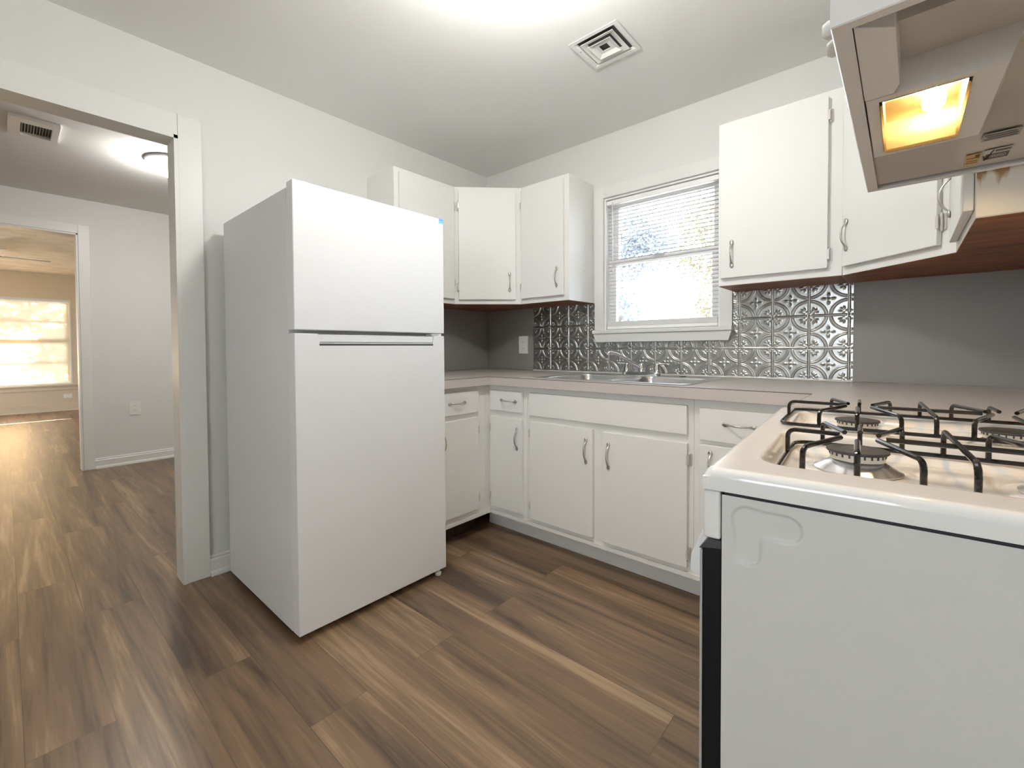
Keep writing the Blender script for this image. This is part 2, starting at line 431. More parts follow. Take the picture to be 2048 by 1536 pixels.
def baseboard(name, axis, face, sgn, a, c, label, h=0.095, d=0.016, m=None):
    prof = [(0, 0), (d + 0.012, 0), (d + 0.012, 0.012), (d + 0.006, 0.022), (d, 0.024), (d, h - 0.022), (d - 0.006, h - 0.014), (d - 0.003, h - 0.008), (0.004, h), (0, h)]
    b = new(); prism(b, [(face + sgn * p, z) for p, z in prof], axis, a, c)
    return struct(name, b, m or M_TRIM, label=label)
baseboard('baseboard_dining', 'y', XD, 1, DOOR[1] + 0.075, 1.2, 'white profiled baseboard of the dining room wall')
baseboard('baseboard_left', 'y', 0, 1, -1.908, -1.09, 'white baseboard behind the fridge')
baseboard('baseboard_living', 'y', XL, 1, -4.5, 1.2, 'baseboard under the far window', h=0.12, m=MATS['living_paint'])

# ------------------------------------------------------------------ kitchen window
win = bpy.data.objects.new('window_1', None); COL.objects.link(win); win.location = (1.395, 0.0, 1.1)
win['kind'] = 'structure'; win['label'] = 'white double-hung kitchen window over the sink'; win['category'] = 'window'
x0, x1, z0, z1 = WIN
b = new()
box(b, (x0 - 0.062, -0.018, 1.17), (x0, 0, 2.092), 0.003); box(b, (x1, -0.018, 1.17), (x1 + 0.062, 0, 2.092), 0.003)
box(b, (x0, -0.018, z1), (x1, 0, 2.092), 0.003)
obj('casing', b, M_TRIM, win)
b = new()
ring(b, (x0 - 0.002, z0 - 0.002, x1 + 0.002, z1 + 0.002), (x0 + 0.012, z0 + 0.005, x1 - 0.012, z1 - 0.012), 'y', 0.0, 0.115)
obj('jamb', b, M_VINYL, win)
obj('sill', quick((0.985, -0.055, 1.165), (1.815, 0.06, 1.187), 0.004), M_TRIM, win)
b = new(); prism(b, [(1.812, 1.165), (0.988, 1.165), (1.006, 1.112), (1.796, 1.112)], 'y', -0.045, 0.0, 0.003)
obj('apron', b, M_TRIM, win)
def sash(zb, zt, y, rail_b, rail_t):
    b = new(); ring(b, (x0 + 0.012, zb, x1 - 0.012, zt), (x0 + 0.058, zb + rail_b, x1 - 0.058, zt - rail_t), 'y', y, y + 0.028)
    s = obj('sash', b, M_VINYL, win)
    obj('pane', quick((x0 + 0.054, y + 0.012, zb + rail_b - 0.004), (x1 - 0.054, y + 0.016, zt - rail_t + 0.004)), M_GLASS, s)
    return s
sash(1.605, z1 - 0.012, 0.078, 0.034, 0.038)
s = sash(z0 + 0.005, 1.632, 0.046, 0.045, 0.034)
b = new(); box(b, (1.36, 0.034, 1.618), (1.42, 0.046, 1.632), 0.003); box(b, (1.385, 0.026, 1.622), (1.41, 0.036, 1.629), 0.002)
obj('latch', b, M_VINYL, s)

def blind(root, axis, u0, u1, zt, zb, d, pitch, depth, tilt, material, bottom_h, cords, rail_mat, stack=0.0):
    """axis 'y': slats run along X at y = d; axis 'x': slats run along Y at x = d"""
    def P(u, w, z): return (u, d + w, z) if axis == 'y' else (d + w, u, z)
    b = new(); box(b, P(u0, -0.016, zt - 0.026), P(u1, 0.016, zt), 0.002)
    obj('headrail', b, rail_mat, root)
    b = new(); n = int((zt - 0.04 - zb - bottom_h - stack) / pitch)
    levels = [zt - 0.04 - k * pitch for k in range(n)] 
    for z in levels:
        prevs = None
        for i in range(5):
            t = (i / 4 - 0.5); w = t * depth * math.cos(tilt); zz = z + t * depth * math.sin(tilt) + 0.0012 * (1 - 4 * t * t)
            row = [bm_v for bm_v in (b.verts.new(P(u0 + 0.004, w, zz)), b.verts.new(P(u1 - 0.004, w, zz)))]
            if prevs: b.faces.new((prevs[0], prevs[1], row[1], row[0]))
            prevs = row
    obj('slats', b, material, root, recalc=False)
    b = new(); box(b, P(u0 + 0.002, -0.013, zb), P(u1 - 0.002, 0.013, zb + bottom_h), 0.005)
    obj('bottom_rail', b, rail_mat, root)
    if stack:
        b = new()
        for k in range(int(stack / 0.003)): box(b, P(u0 + 0.004, -0.012, zb + bottom_h + 0.0006 + k * 0.003), P(u1 - 0.004, 0.012, zb + bottom_h + 0.0030 + k * 0.003), 0.0008, 1)
        obj('slat_stack', b, rail_mat, root)
    b = new()
    for u in cords:
        for w in (-depth / 2 - 0.001, depth / 2 + 0.001):
            tube(b, [P(u, w, zt - 0.02), P(u, w, zb + bottom_h / 2)], 0.0006, 4)
    obj('ladder_cords', b, M_VINYL, root)

bl = thing('window_blind', 'white mini blind with open slats hanging in the kitchen window', 'blind', (1.395, 0.016, 1.20))
blind(bl, 'y', x0 + 0.014, x1 - 0.014, 2.001, 1.192, 0.018, 0.0222, 0.0245, math.radians(1.5), M_SLAT, 0.020, (1.17, 1.40, 1.62), M_VINYL, 0.03)
b = new(); tube(b, [(1.105, -0.004, 1.985), (1.105, -0.008, 1.975), (1.1075, -0.008, 1.54)], 0.003, 6); obj('wand', b, mat('clear_wand', (0.62, 0.61, 0.62), 0.2), bl)

# ------------------------------------------------------------------ what stands outside
def leaf_mat(name, c):
    m = bpy.data.materials.new(name); m.use_nodes = True
    nt = m.node_tree; N = nt.nodes; L = nt.links; pb = N['Principled BSDF']
    n = N.new('ShaderNodeTexNoise'); n.inputs['Scale'].default_value = 4
    r = N.new('ShaderNodeValToRGB'); r.color_ramp.elements[0].color = (*[q * 0.7 for q in c], 1); r.color_ramp.elements[1].color = (*[min(1, q * 1.3) for q in c], 1)
    L.new(n.outputs['Fac'], r.inputs['Fac']); L.new(r.outputs['Color'], pb.inputs['Base Color']); pb.inputs['Roughness'].default_value = 0.7
    return m
def tree(label, base, trunk_h, blobs, n, leaf, m, group):
    rnd = random.Random(int(abs(base[0] * 91 + base[1] * 13)))
    t = thing('tree', label, 'tree', base, 0, group)
    b = new(); tube(b, smooth_path([base, (base[0] + 0.05, base[1], base[2] + trunk_h * 0.6), (base[0], base[1] + 0.05, base[2] + trunk_h)], 0.3), 0.09, 8)
    obj('trunk', b, mat('bark', (0.20, 0.15, 0.11), 0.9, bump=0.8, bscale=40), t)
    b = new()
    for _ in range(n):
        c, r = rnd.choice(blobs)
        v = Vector((rnd.gauss(0, 1), rnd.gauss(0, 1), rnd.gauss(0, 1))).normalized() * (r * rnd.uniform(0.35, 1.0))
        p = Vector(c) + v; a = Vector((rnd.gauss(0, 1), rnd.gauss(0, 1), rnd.gauss(0, 1))).normalized(); e = a.orthogonal().normalized(); s = leaf * rnd.uniform(0.6, 1.3)
        b.faces.new([b.verts.new(p + a * s), b.verts.new(p + e * s * 0.45), b.verts.new(p - a * s), b.verts.new(p - e * s * 0.45)])
    obj('crown', b, m, t, recalc=False)
    return t
GRASS = mat('lawn', (0.30, 0.32, 0.33), 0.9, var=0.2, vscale=2)
b = new(); box(b, (-40, 0.14, -0.6), (30, 40, -0.35)); box(b, (-40, -20, -0.6), (-9.05, 0.14, -0.35)); box(b, (-9.05, -20, -0.6), (30, -4.65, -0.35))
g = obj('lawn', b, GRASS); g['kind'] = 'structure'; g['label'] = 'pale sunlit ground outside the windows'; g['category'] = 'ground'
M_LEAF1 = leaf_mat('blue_green_leaves', (0.17, 0.21, 0.26)); M_LEAF2 = leaf_mat('yellow_leaves', (0.22, 0.21, 0.145)); M_LEAF3 = leaf_mat('amber_leaves', (0.30, 0.22, 0.10))
tree('pale bluish tree outside the kitchen window, left of the yellowish one', (-0.75, 3.6, -0.36), 1.9, [((-0.55, 3.6, 2.75), 0.42), ((-0.75, 3.6, 2.45), 0.45), ((-0.25, 3.65, 2.55), 0.38), ((-0.8, 3.6, 1.6), 0.4), ((-1.2, 3.6, 2.2), 0.5)], 4200, 0.035, M_LEAF1, 'trees outside the windows')
tree('yellowish leafy tree outside the kitchen window, right of the bluish one', (0.35, 4.6, -0.36), 1.7, [((0.02, 4.6, 2.6), 0.5), ((0.2, 4.7, 3.1), 0.45), ((0.3, 4.6, 1.55), 0.35), ((0.45, 4.6, 2.2), 0.5)], 3600, 0.035, M_LEAF2, 'trees outside the windows')

# living room window and its blind
w2 = bpy.data.objects.new('window_2', None); COL.objects.link(w2); w2.location = (XL, -2.95, 0.47)
w2['kind'] = 'structure'; w2['label'] = 'wide glowing window in the sunlit far room'; w2['category'] = 'window'
b = new(); ring(b, (LW[0] - 0.002, LW[2] - 0.002, LW[1] + 0.002, LW[3] + 0.002), (LW[0] + 0.02, LW[2] + 0.02, LW[1] - 0.02, LW[3] - 0.02), 'x', XL - 0.115, XL + 0.004)
obj('jamb', b, M_TRIM, w2)
for za, zb_ in ((LW[2] + 0.02, 1.245), (1.245, LW[3] - 0.02)):
    b = new(); ring(b, (LW[0] + 0.02, za, LW[1] - 0.02, zb_), (LW[0] + 0.06, za + 0.04, LW[1] - 0.06, zb_ - 0.03), 'x', XL - 0.10, XL - 0.07)
    zm = (za + zb_) / 2
    box(b, (XL - 0.095, LW[0] + 0.06, zm - 0.012), (XL - 0.075, LW[1] - 0.06, zm + 0.012))
    s2 = obj('sash', b, M_TRIM, w2)
    obj('pane', quick((XL - 0.088, LW[0] + 0.055, za + 0.035), (XL - 0.084, LW[1] - 0.055, zb_ - 0.025)), M_GLASS, s2)
b = new(); box(b, (XL, LW[0] - 0.09, LW[2] - 0.03), (XL + 0.05, LW[1] + 0.09, LW[2]), 0.004); box(b, (XL, LW[0] - 0.06, LW[2] - 0.10), (XL + 0.018, LW[1] + 0.06, LW[2] - 0.03), 0.004)
obj('sill', b, MATS['living_paint'], w2)
bl2 = thing('window_blind', 'tan sunlit blind with closed slats in the far room window', 'blind', (XL - 0.03, -2.6, 0.48))
blind(bl2, 'x', LW[0] + 0.024, LW[1] - 0.024, LW[3] - 0.022, LW[2] + 0.01, XL - 0.034, 0.0225, 0.0255, math.radians(-80), M_SLAT_W, 0.016, (-3.1, -2.6, -2.237, -1.843), M_VINYL)
tree('dark leafy tree shading the sunlit far window', (-11.6, -2.6, -0.36), 1.7, [((-11.6, -2.35, 2.55), 0.50), ((-11.6, -2.95, 2.80), 0.50), ((-11.5, -2.42, 1.85), 0.42), ((-11.6, -2.2, 2.1), 0.45), ((-11.7, -3.7, 2.4), 0.6), ((-11.7, -4.4, 2.3), 0.6), ((-11.6, -3.3, 2.6), 0.45)], 4600, 0.055, M_LEAF3, 'trees outside the windows')

# ------------------------------------------------------------------ hardware
def pull_mesh():
    L_, n, k = 0.128, 28, 8
    bm = new(); rings = []
    for i in range(n + 1):
        t = i / n; s = (t - 0.5) * L_
        e = abs(2 * t - 1)
        out = 0.0035 + 0.021 * (1 - min(1, (e / 0.72)) ** 2.4) if e < 0.72 else 0.0035
        wd = 0.0034 + 0.0054 * math.exp(-((e - 0.82) / 0.17) ** 2)
        th = 0.0030 + 0.0006 * (1 - e)
        if e > 0.93: wd *= max(0.25, math.sqrt(max(0.0, 1 - ((e - 0.93) / 0.075) ** 2))); 
        rings.append([bm.verts.new((wd * math.cos(2 * PI * j / k), out + th * math.sin(2 * PI * j / k), s)) for j in range(k)])
    for A, B in zip(rings, rings[1:]):
        for j in range(k): bm.faces.new((A[j], A[(j + 1) % k], B[(j + 1) % k], B[j]))
    bm.faces.new(rings[0][::-1]); bm.faces.new(rings[-1])
    bmesh.ops.recalc_face_normals(bm, faces=bm.faces)
    me = bpy.data.meshes.new('handle'); bm.to_mesh(me); bm.free()
    me.polygons.foreach_set('use_smooth', [True] * len(me.polygons)); me.materials.append(M_NICKEL)
    return me
PULL = pull_mesh()
def pull(parent, pos, normal, horizontal=False):
    """bowed pull; its local Y points out of the door, its local Z along its length"""
    nrm = Vector(normal).normalized(); z = Vector((0, 0, 1))
    if horizontal: z = nrm.cross(Vector((0, 0, 1))).normalized()
    x = nrm.cross(z).normalized()
    m = Matrix(((x.x, nrm.x, z.x, pos[0]), (x.y, nrm.y, z.y, pos[1]), (x.z, nrm.z, z.z, pos[2]), (0, 0, 0, 1)))
    o = bpy.data.objects.new('handle', PULL); COL.objects.link(o); o.parent = parent
    o.matrix_basis = wm(parent).inverted() @ m
    o['label'] = 'satin nickel bow handle'
    return o

def panel_frame(origin, ux):
    """matrix whose local X runs along the cabinet front, local Y points out of it, Z up"""
    ux = Vector(ux).normalized(); n = ux.cross(Vector((0, 0, 1))).normalized()
    return Matrix(((ux.x, n.x, 0, origin[0]), (ux.y, n.y, 0, origin[1]), (0, 0, 1, origin[2]), (0, 0, 0, 1)))

def door_part(parent, fr, a0, a1, z0, z1, name='door', handle=None, hinges=None, horizontal=False):
    """door or drawer front lying on the cabinet face; a = along the front; handle = (a, z); hinges = (a, [z...])"""
    XF[0] = fr
    d = obj(name, quick((a0, 0.0005, z0), (a1, 0.0195, z1), 0.0035, 2), M_CAB, parent)
    XF[0] = Matrix.Identity(4)
    if handle:
        p = fr @ Vector((handle[0], 0.0195, handle[1])); n = fr.to_3x3() @ Vector((0, 1, 0))
        pull(d, p, n, horizontal)
    if hinges:
        XF[0] = fr
        s = 1 if hinges[0] >= (a0 + a1) / 2 else -1
        for hz in hinges[1]:
            b = new(); e = hinges[0]
            box(b, (e + s * 0.001, 0.0005, hz - 0.026), (e + s * 0.015, 0.0035, hz + 0.026), 0.001)
            lathe(b, [(0.001, -0.03), (0.0035, -0.027), (0.0045, -0.024), (0.0045, 0.024), (0.0035, 0.027), (0.001, 0.03)], (e + s * 0.0045, 0.008, hz), 10)
            box(b, (e - s * 0.004, 0.0185, hz - 0.02), (e + s * 0.005, 0.0205, hz + 0.02))
            obj('hinge', b, M_HINGE, d)
        XF[0] = Matrix.Identity(4)
    return d

# ------------------------------------------------------------------ upper cabinets
UB, UT, UD = 1.366, 2.124, 0.284
def upper(label, poly, base, under_in=0.012):
    t = thing('wall_cabinet', label, 'cabinet', base, 0, 'white wall cabinets')
    b = new(); prism(b, poly, 'z', UB, UT, 0.0015, 1)
    obj('body', b, M_CAB, t)
    c = Vector((sum(p[0] for p in poly) / len(poly), sum(p[1] for p in poly) / len(poly)))
    q = [tuple(c + (Vector(p) - c) * 0.993) for p in poly]
    b = new(); prism(b, q, 'z', UB - 0.0015, UB + 0.001)
    obj('underside', b, M_UNDER, t, label='bare brown plywood underside')
    return t
G = 0.001
t = upper('white wall cabinet with one door, partly hidden behind the fridge top', [(G, -1.046), (UD, -1.046), (UD, -0.591), (G, -0.591)], (0.14, -0.82, UB))
fr = panel_frame((UD, -1.046, 0), (0, 1, 0)); door_part(t, fr, 0.026, 0.440, 1.397, 2.096, hinges=(0.440, (1.50, 2.0)), handle=(0.075, 1.51))
t = upper('white diagonal corner wall cabinet between fridge and window', [(G, -0.59), (UD, -0.59), (0.59, -UD), (0.59, -G), (G, -G)], (0.25, -0.25, UB))
fr = panel_frame((UD, -0.59, 0), (1, 1, 0)); door_part(t, fr, 0.026, 0.397, 1.394, 2.092, hinges=(0.026, (1.475, 2.0)), handle=(0.356, 1.508))
t = upper('white wall cabinet with one door, directly left of the window', [(0.591, -G), (0.591, -UD), (0.967, -UD), (0.967, -G)], (0.78, -0.14, UB))
fr = panel_frame((0.591, -UD, 0), (1, 0, 0)); door_part(t, fr, 0.012, 0.345, 1.398, 2.100, hinges=(0.012, (1.475, 2.0)), handle=(0.298, 1.511))
for z in (1.82, 1.70, 1.56):
    b = new(); lathe(b, [(0.0, 0.0), (0.0025, 0.0), (0.0025, 0.0012), (0, 0.0012)], (0.9668, -0.11 + 0.02 * (z - 1.56), z), 8, 'x')
    obj('nail_head', b, M_NICKEL, t)
t = upper('large white wall cabinet directly right of the window', [(1.816, -G), (1.816, -UD), (2.292, -UD), (2.292, -G)], (2.05, -0.14, UB))
fr = panel_frame((1.816, -UD, 0), (1, 0, 0)); door_part(t, fr, 0.014, 0.428, 1.399, 2.095, hinges=(0.428, (1.455, 2.02)), handle=(0.064, 1.508))
t = upper('white diagonal corner wall cabinet partly behind the range hood', [(2.293, -G), (2.293, -UD), (2.60, -0.59), (W - G, -0.59), (W - G, -G)], (2.6, -0.25, UB))
fr = panel_frame((2.293, -UD, 0), (1, -1, 0)); door_part(t, fr, 0.018, 0.392, 1.397, 2.095, hinges=(0.392, (1.47, 2.0)), handle=(0.040, 1.519))
t = upper('white wall cabinet beside the range hood with a lamplit side', [(2.60, -0.591), (2.60, -1.08), (W - G, -1.08), (W - G, -0.591)], (2.74, -0.83, UB))
b = new(); box(b, (2.601, -1.0822, UB + 0.002), (W - G, -1.0802, UT)); obj('end_panel', b, stained_paint(), t, label='end panel with brown grease streaks')
fr = panel_frame((2.60, -0.591, 0), (0, -1, 0)); door_part(t, fr, 0.055, 0.472, 1.388, 2.095, hinges=(0.055, (2.0,)), handle=(0.12, 1.515))

# ------------------------------------------------------------------ base cabinets
FB = -0.66
def base_cab(label, lo, hi, base):
    t = thing('base_cabinet', label, 'cabinet', base, 0, 'white base cabinets')
    return t
t = base_cab('white base cabinet with drawer beside the fridge', 0, 0, (0.33, -0.86, 0))
obj('body', quick((0.002, -1.10, 0.135), (0.66, -0.703, 0.866)), M_CAB, t)
obj('bottom_rail', quick((0.60, -1.10, 0.114), (0.669, -0.703, 0.1345), 0.0015), M_CAB, t)
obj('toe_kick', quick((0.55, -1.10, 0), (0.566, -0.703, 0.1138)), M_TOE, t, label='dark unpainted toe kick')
fr = panel_frame((0.66, -1.10, 0), (0, 1, 0))
door_part(t, fr, 0.03, 0.331, 0.718, 0.841, 'drawer', handle=(0.168, 0.783), horizontal=True)
door_part(t, fr, 0.03, 0.331, 0.166, 0.690, 'door', hinges=(0.331, (0.619, 0.23)), handle=(0.07, 0.58))
t = base_cab('narrow white corner base cabinet with drawer, left of the sink doors', 0, 0, (0.5, -0.4, 0))
b = new(); prism(b, [(0.002, -0.002), (0.002, -0.702), (0.66, -0.702), (0.66, FB), (0.944, FB), (0.944, -0.002)], 'z', 0.135, 0.866)
obj('body', b, M_CAB, t)
b = new(); prism(b, [(0.669, -0.702), (0.669, -0.669), (0.9445, -0.669), (0.9445, -0.60), (0.60, -0.60), (0.60, -0.702)], 'z', 0.114, 0.1345, 0.002)
obj('bottom_rail', b, M_CAB, t)
obj('toe_kick', quick((0.562, -0.568, 0), (0.9445, -0.552, 0.1138)), M_CAB, t)
fr = panel_frame((0.66, FB, 0), (1, 0, 0))
door_part(t, fr, 0.022, 0.261, 0.722, 0.836, 'drawer', handle=(0.166, 0.783), horizontal=True)
door_part(t, fr, 0.022, 0.261, 0.162, 0.686, 'door', hinges=(0.022, (0.62, 0.225)), handle=(0.226, 0.578))
t = base_cab('wide white sink base cabinet with two doors and a false drawer front', 0, 0, (1.39, -0.35, 0))
b = new()
box(b, (0.945, FB, 0.135), (1.835, FB + 0.02, 0.866)); box(b, (0.945, FB + 0.02, 0.135), (0.961, -0.002, 0.866)); box(b, (1.819, FB + 0.02, 0.135), (1.835, -0.002, 0.866)); box(b, (0.961, FB + 0.02, 0.135), (1.819, -0.002, 0.15))
obj('body', b, M_CAB, t)
obj('bottom_rail', quick((0.9448, -0.669, 0.114), (1.8352, -0.60, 0.1345), 0.0015), M_CAB, t)
obj('toe_kick', quick((0.9448, -0.568, 0), (1.8352, -0.552, 0.1138)), M_CAB, t)
fr = panel_frame((0.945, FB, 0), (1, 0, 0))
door_part(t, fr, 0.028, 0.867, 0.715, 0.837, 'drawer_front')
door_part(t, fr, 0.029, 0.418, 0.156, 0.685, 'door', hinges=(0.029, (0.62, 0.222)), handle=(0.383, 0.577))
door_part(t, fr, 0.471, 0.869, 0.156, 0.680, 'door', hinges=(0.869, (0.61, 0.215)), handle=(0.505, 0.571))
t = base_cab('white base cabinet with drawer, partly hidden behind the stove', 0, 0, (2.3, -0.5, 0))
b = new(); prism(b, [(1.836, -0.002), (1.836, FB), (2.23, FB), (2.23, -1.105), (W - 0.002, -1.105), (W - 0.002, -0.002)], 'z', 0.135, 0.866)
obj('body', b, M_CAB, t)
obj('bottom_rail', quick((1.8355, -0.669, 0.114), (2.23, -0.60, 0.1345), 0.0015), M_CAB, t)
obj('toe_kick', quick((1.8355, -0.568, 0), (2.30, -0.552, 0.1138)), M_CAB, t)
fr = panel_frame((1.836, FB, 0), (1, 0, 0))
door_part(t, fr, 0.026, 0.36, 0.701, 0.832, 'drawer', handle=(0.178, 0.774), horizontal=True)
door_part(t, fr, 0.026, 0.36, 0.156, 0.684, 'door', hinges=(0.36, (0.61, 0.215)), handle=(0.07, 0.60))

# ------------------------------------------------------------------ worktop, sink, faucet
SK = (0.985, -0.648, 1.80, -0.095)                                    # sink rim rectangle
ct = thing('countertop', 'grey-beige laminate countertop running round the corner with the sink set in', 'countertop', (1.4, -0.3, 0.868))
b = new()
D = 0.70
h = (SK[0] + 0.02, SK[1] + 0.02, SK[2] - 0.02, SK[3] - 0.02)
z0c, z1c = 0.868, CT
def slab(bm, x0, y0, x1, y1): box(bm, (x0, y0, z0c), (x1, y1, z1c))
outer = [(0.002, -1.10), (D - 0.002, -1.10), (D - 0.002, -D + 0.002), (2.249, -D + 0.002), (2.249, -1.105), (W - 0.002, -1.105), (W - 0.002, -0.002), (0.002, -0.002)]
vo = [(0.002, -1.10), (D - 0.002, -1.10), (D - 0.002, -D + 0.002), (h[0], -D + 0.002), (h[0], -0.002), (0.002, -0.002)]
prism(b, vo, 'z', z0c, z1c)
prism(b, [(h[2], -D + 0.002), (2.249, -D + 0.002), (2.249, -1.105), (W - 0.002, -1.105), (W - 0.002, -0.002), (h[2], -0.002)], 'z', z0c, z1c)
slab(b, h[0], -D + 0.002, h[2], h[1]); slab(b, h[0], h[3], h[2], -0.002)
bmesh.ops.remove_doubles(b, verts=b.verts, dist=0.0001)
obj('top', b, M_CTOP, ct)
b = new()
prism(b, [(D - 0.002, -1.10), (D, -1.10), (D, -D), (2.247, -D), (2.247, -1.105), (2.249, -1.105), (2.249, -D + 0.002), (D - 0.002, -D + 0.002)], 'z', z0c, CT - 0.0025)
obj('front_edge', b, M_CEDGE, ct, label='pinkish grey front edge strip')
b = new()
prism(b, [(D - 0.002, -1.10), (D + 0.0002, -1.10), (D + 0.0002, -D - 0.0002), (2.2468, -D - 0.0002), (2.2468, -1.105), (2.249, -1.105), (2.249, -D + 0.002), (D - 0.002, -D + 0.002)], 'z', CT - 0.0025, CT - 0.0002)
obj('seam', b, M_SEAM, ct, label='thin dark seam line')

sk = thing('kitchen_sink', 'stainless steel double bowl sink set in the countertop under the window', 'sink', (1.39, -0.37, CT))
bowls = [(1.015, -0.618, 1.375, -0.19), (1.405, -0.618, 1.77, -0.19)]
gx = [SK[0], bowls[0][0], bowls[0][2], bowls[1][0], bowls[1][2], SK[2]]
def sink_h(X, Y):
    def sd(x, y, q, r):
        cx, cy = (q[0] + q[2]) / 2, (q[1] + q[3]) / 2
        dx = np.abs(x - cx) - (q[2] - q[0]) / 2 + r; dy = np.abs(y - cy) - (q[3] - q[1]) / 2 + r
        return np.hypot(np.maximum(dx, 0), np.maximum(dy, 0)) + np.minimum(np.maximum(dx, dy), 0) - r
    Zs = np.full_like(X, CT + 0.0035)
    e = -sd(X, Y, SK, 0.03)
    Zs = Zs + 0.002 * np.clip(1 - np.abs(e - 0.008) / 0.006, 0, 1) - 0.0028 * np.clip(1 - e / 0.004, 0, 1)
    for q in bowls:
        s = -sd(X, Y, q, 0.055)
        tt = np.clip(s / 0.028, 0, 1)
        Zs = Zs - 0.165 * (tt * tt * (3 - 2 * tt)) + 0.0018 * np.exp(-((s + 0.008) / 0.004) ** 2)
    return Zs, e
u = np.linspace(SK[0], SK[2], 272); v = np.linspace(SK[1], SK[3], 186)
X, Y = np.meshgrid(u, v); Z, e = sink_h(X, Y)
kp = ((e[:-1, :-1] > -0.0005) | (e[1:, 1:] > -0.0005))
obj('basin', grid_mesh('basin', X, Y, Z, kp), M_STEEL, sk, sharp=None)
for q in bowls:
    b = new(); lathe(b, [(0.0, 0.0), (0.028, 0.0), (0.032, 0.002), (0.045, 0.0035), (0.047, 0.002), (0.047, -0.004), (0.0, -0.004)], ((q[0] + q[2]) / 2, -0.40, CT - 0.158), 24)
    obj('drain', b, M_CHROME, sk)
b = new(); lathe(b, [(0.0, 0.004), (0.012, 0.0035), (0.019, 0.001), (0.021, -0.001), (0.0, -0.001)], (1.60, -0.15, CT + 0.004), 20)
obj('hole_cover', b, M_BLACKP, sk, label='small black hole cover')

fc = thing('faucet', 'chrome two-handle faucet with a swivel spout standing behind the sink', 'faucet', (1.365, -0.15, CT + 0.003))
fx, fy, fz = 1.365, -0.145, CT + 0.0042
b = new(); prism(b, rrect(fx - 0.115, fy - 0.028, fx + 0.115, fy + 0.028, 0.026, 6), 'z', fz, fz + 0.022, 0.005, 2)
obj('base_plate', b, M_CHROME, fc)
b = new(); lathe(b, [(0.02, 0.0), (0.019, 0.018), (0.014, 0.028), (0.013, 0.046), (0.0, 0.05)], (fx, fy, fz + 0.021), 20)
tip = Vector((1.235, -0.285, 1.052))
p0 = Vector((fx, fy, fz + 0.045))
mid = p0.lerp(tip, 0.75) + Vector((0, 0, 0.012))
tube(b, smooth_path([p0 - Vector((0, 0, 0.012)), p0.lerp(tip, 0.08), mid, tip, tip + Vector((-0.004, -0.004, -0.016))], 0.03, 6), 0.0088, 12)
obj('spout', b, M_CHROME, fc)
for s, ang in ((-1, 2.7), (1, 0.25)):
    b = new(); cx = fx + s * 0.095 * 0.95
    lathe(b, [(0.019, 0.0), (0.018, 0.012), (0.013, 0.03), (0.0125, 0.04), (0.009, 0.046), (0.0, 0.047)], (cx, fy, fz + 0.0215), 18)
    dv = Vector((math.cos(ang), -abs(math.sin(ang)) * 0.4, 0.10))
    q0 = Vector((cx, fy, fz + 0.062))
    tube(b, [q0, q0 + dv * 0.02, q0 + dv * 0.045, q0 + dv * 0.058], [0.0065, 0.005, 0.0045, 0.006], 10)
    obj('lever_handle', b, M_CHROME, fc)

# ------------------------------------------------------------------ backsplash
T = 0.1525
def tile_height(X, Z):
    u = np.mod(X, T) / T; v = np.mod(Z, T) / T
    def bump(d, w): return np.exp(-(d / w) ** 2)
    du = np.minimum(u, 1 - u); dv = np.minimum(v, 1 - v)
    dc = np.hypot(du, dv)
    hgt = np.zeros_like(u)
    stop = np.clip((dc - 0.055) / 0.015, 0, 1)
    for dd in (du, dv):                                               # raised bead between tiles, stopping short of the crossings
        hgt += stop * 0.0040 * np.sqrt(np.clip(1 - (dd / 0.030) ** 2, 0, 1))
    hgt += 0.0042 * np.sqrt(np.clip(1 - (dc / 0.028) ** 2, 0, 1))
    inn = np.clip((np.minimum(du, dv) - 0.040) / 0.02, 0, 1)
    for r, w, a in ((0.468, 0.013, 0.0036), (0.425, 0.013, 0.0036)):  # twin quarter-circle ribs round each corner
        hgt += inn * a * bump(dc - r, w)
    cu, cv = u - 0.5, v - 0.5
    hgt += 0.0040 * bump(np.hypot(cu, cv), 0.030)
    for ox, oy in ((0.12, 0), (-0.12, 0), (0, 0.12), (0, -0.12)):     # four-petal flower in the middle
        a = np.hypot((cu - ox) / (1.7 if ox else 1), (cv - oy) / (1.7 if oy else 1))
        hgt += 0.0036 * bump(a, 0.028)
    a = (du + dv) / 2 ** .5; p = (du - dv) / 2 ** .5                  # leaf sprig in each corner
    hgt += 0.0034 * bump(np.hypot((a - 0.25) / 1.7, p), 0.022)
    for s in (1, -1):
        ca, sa = math.cos(0.75), math.sin(0.75)
        x = (a - 0.225); y = (p - s * 0.060) * s
        q1 = np.hypot((x * ca + y * sa) / 2.0, (-x * sa + y * ca))
        hgt += 0.0034 * bump(q1, 0.021)
        hgt += 0.0030 * bump(np.hypot(a - 0.135, p - s * 0.045), 0.020)
    return hgt
def tin_sheet(xa, xb, label):
    nx = int((xb - xa) / 0.0018); nz = int(0.445 / 0.0018)
    X, Z = np.meshgrid(np.linspace(xa, xb, nx), np.linspace(0.918, 1.3645, nz))
    Y = -0.0025 - tile_height(X - 0.466, Z - 0.918)
    edge = np.clip(np.minimum(X - xa, xb - X) / 0.006, 0, 1)
    Y = -0.0025 + (Y + 0.0025) * edge
    c = lambda A: (A[:-1, :-1] + A[1:, 1:]) / 2
    keep = ~((c(X) > 0.985) & (c(X) < 1.805) & (c(Z) > 1.150))
    me = grid_mesh('tin_backsplash_sheet', X, Y, Z, keep)
    o = obj('tin_backsplash_sheet', me, M_TIN, None, sharp=None)
    return tag(o, label, 'backsplash', 'embossed metal backsplash sheets')
tin_sheet(0.466, 1.075, 'embossed silver tin backsplash sheet left of the faucet, beside the outlet')
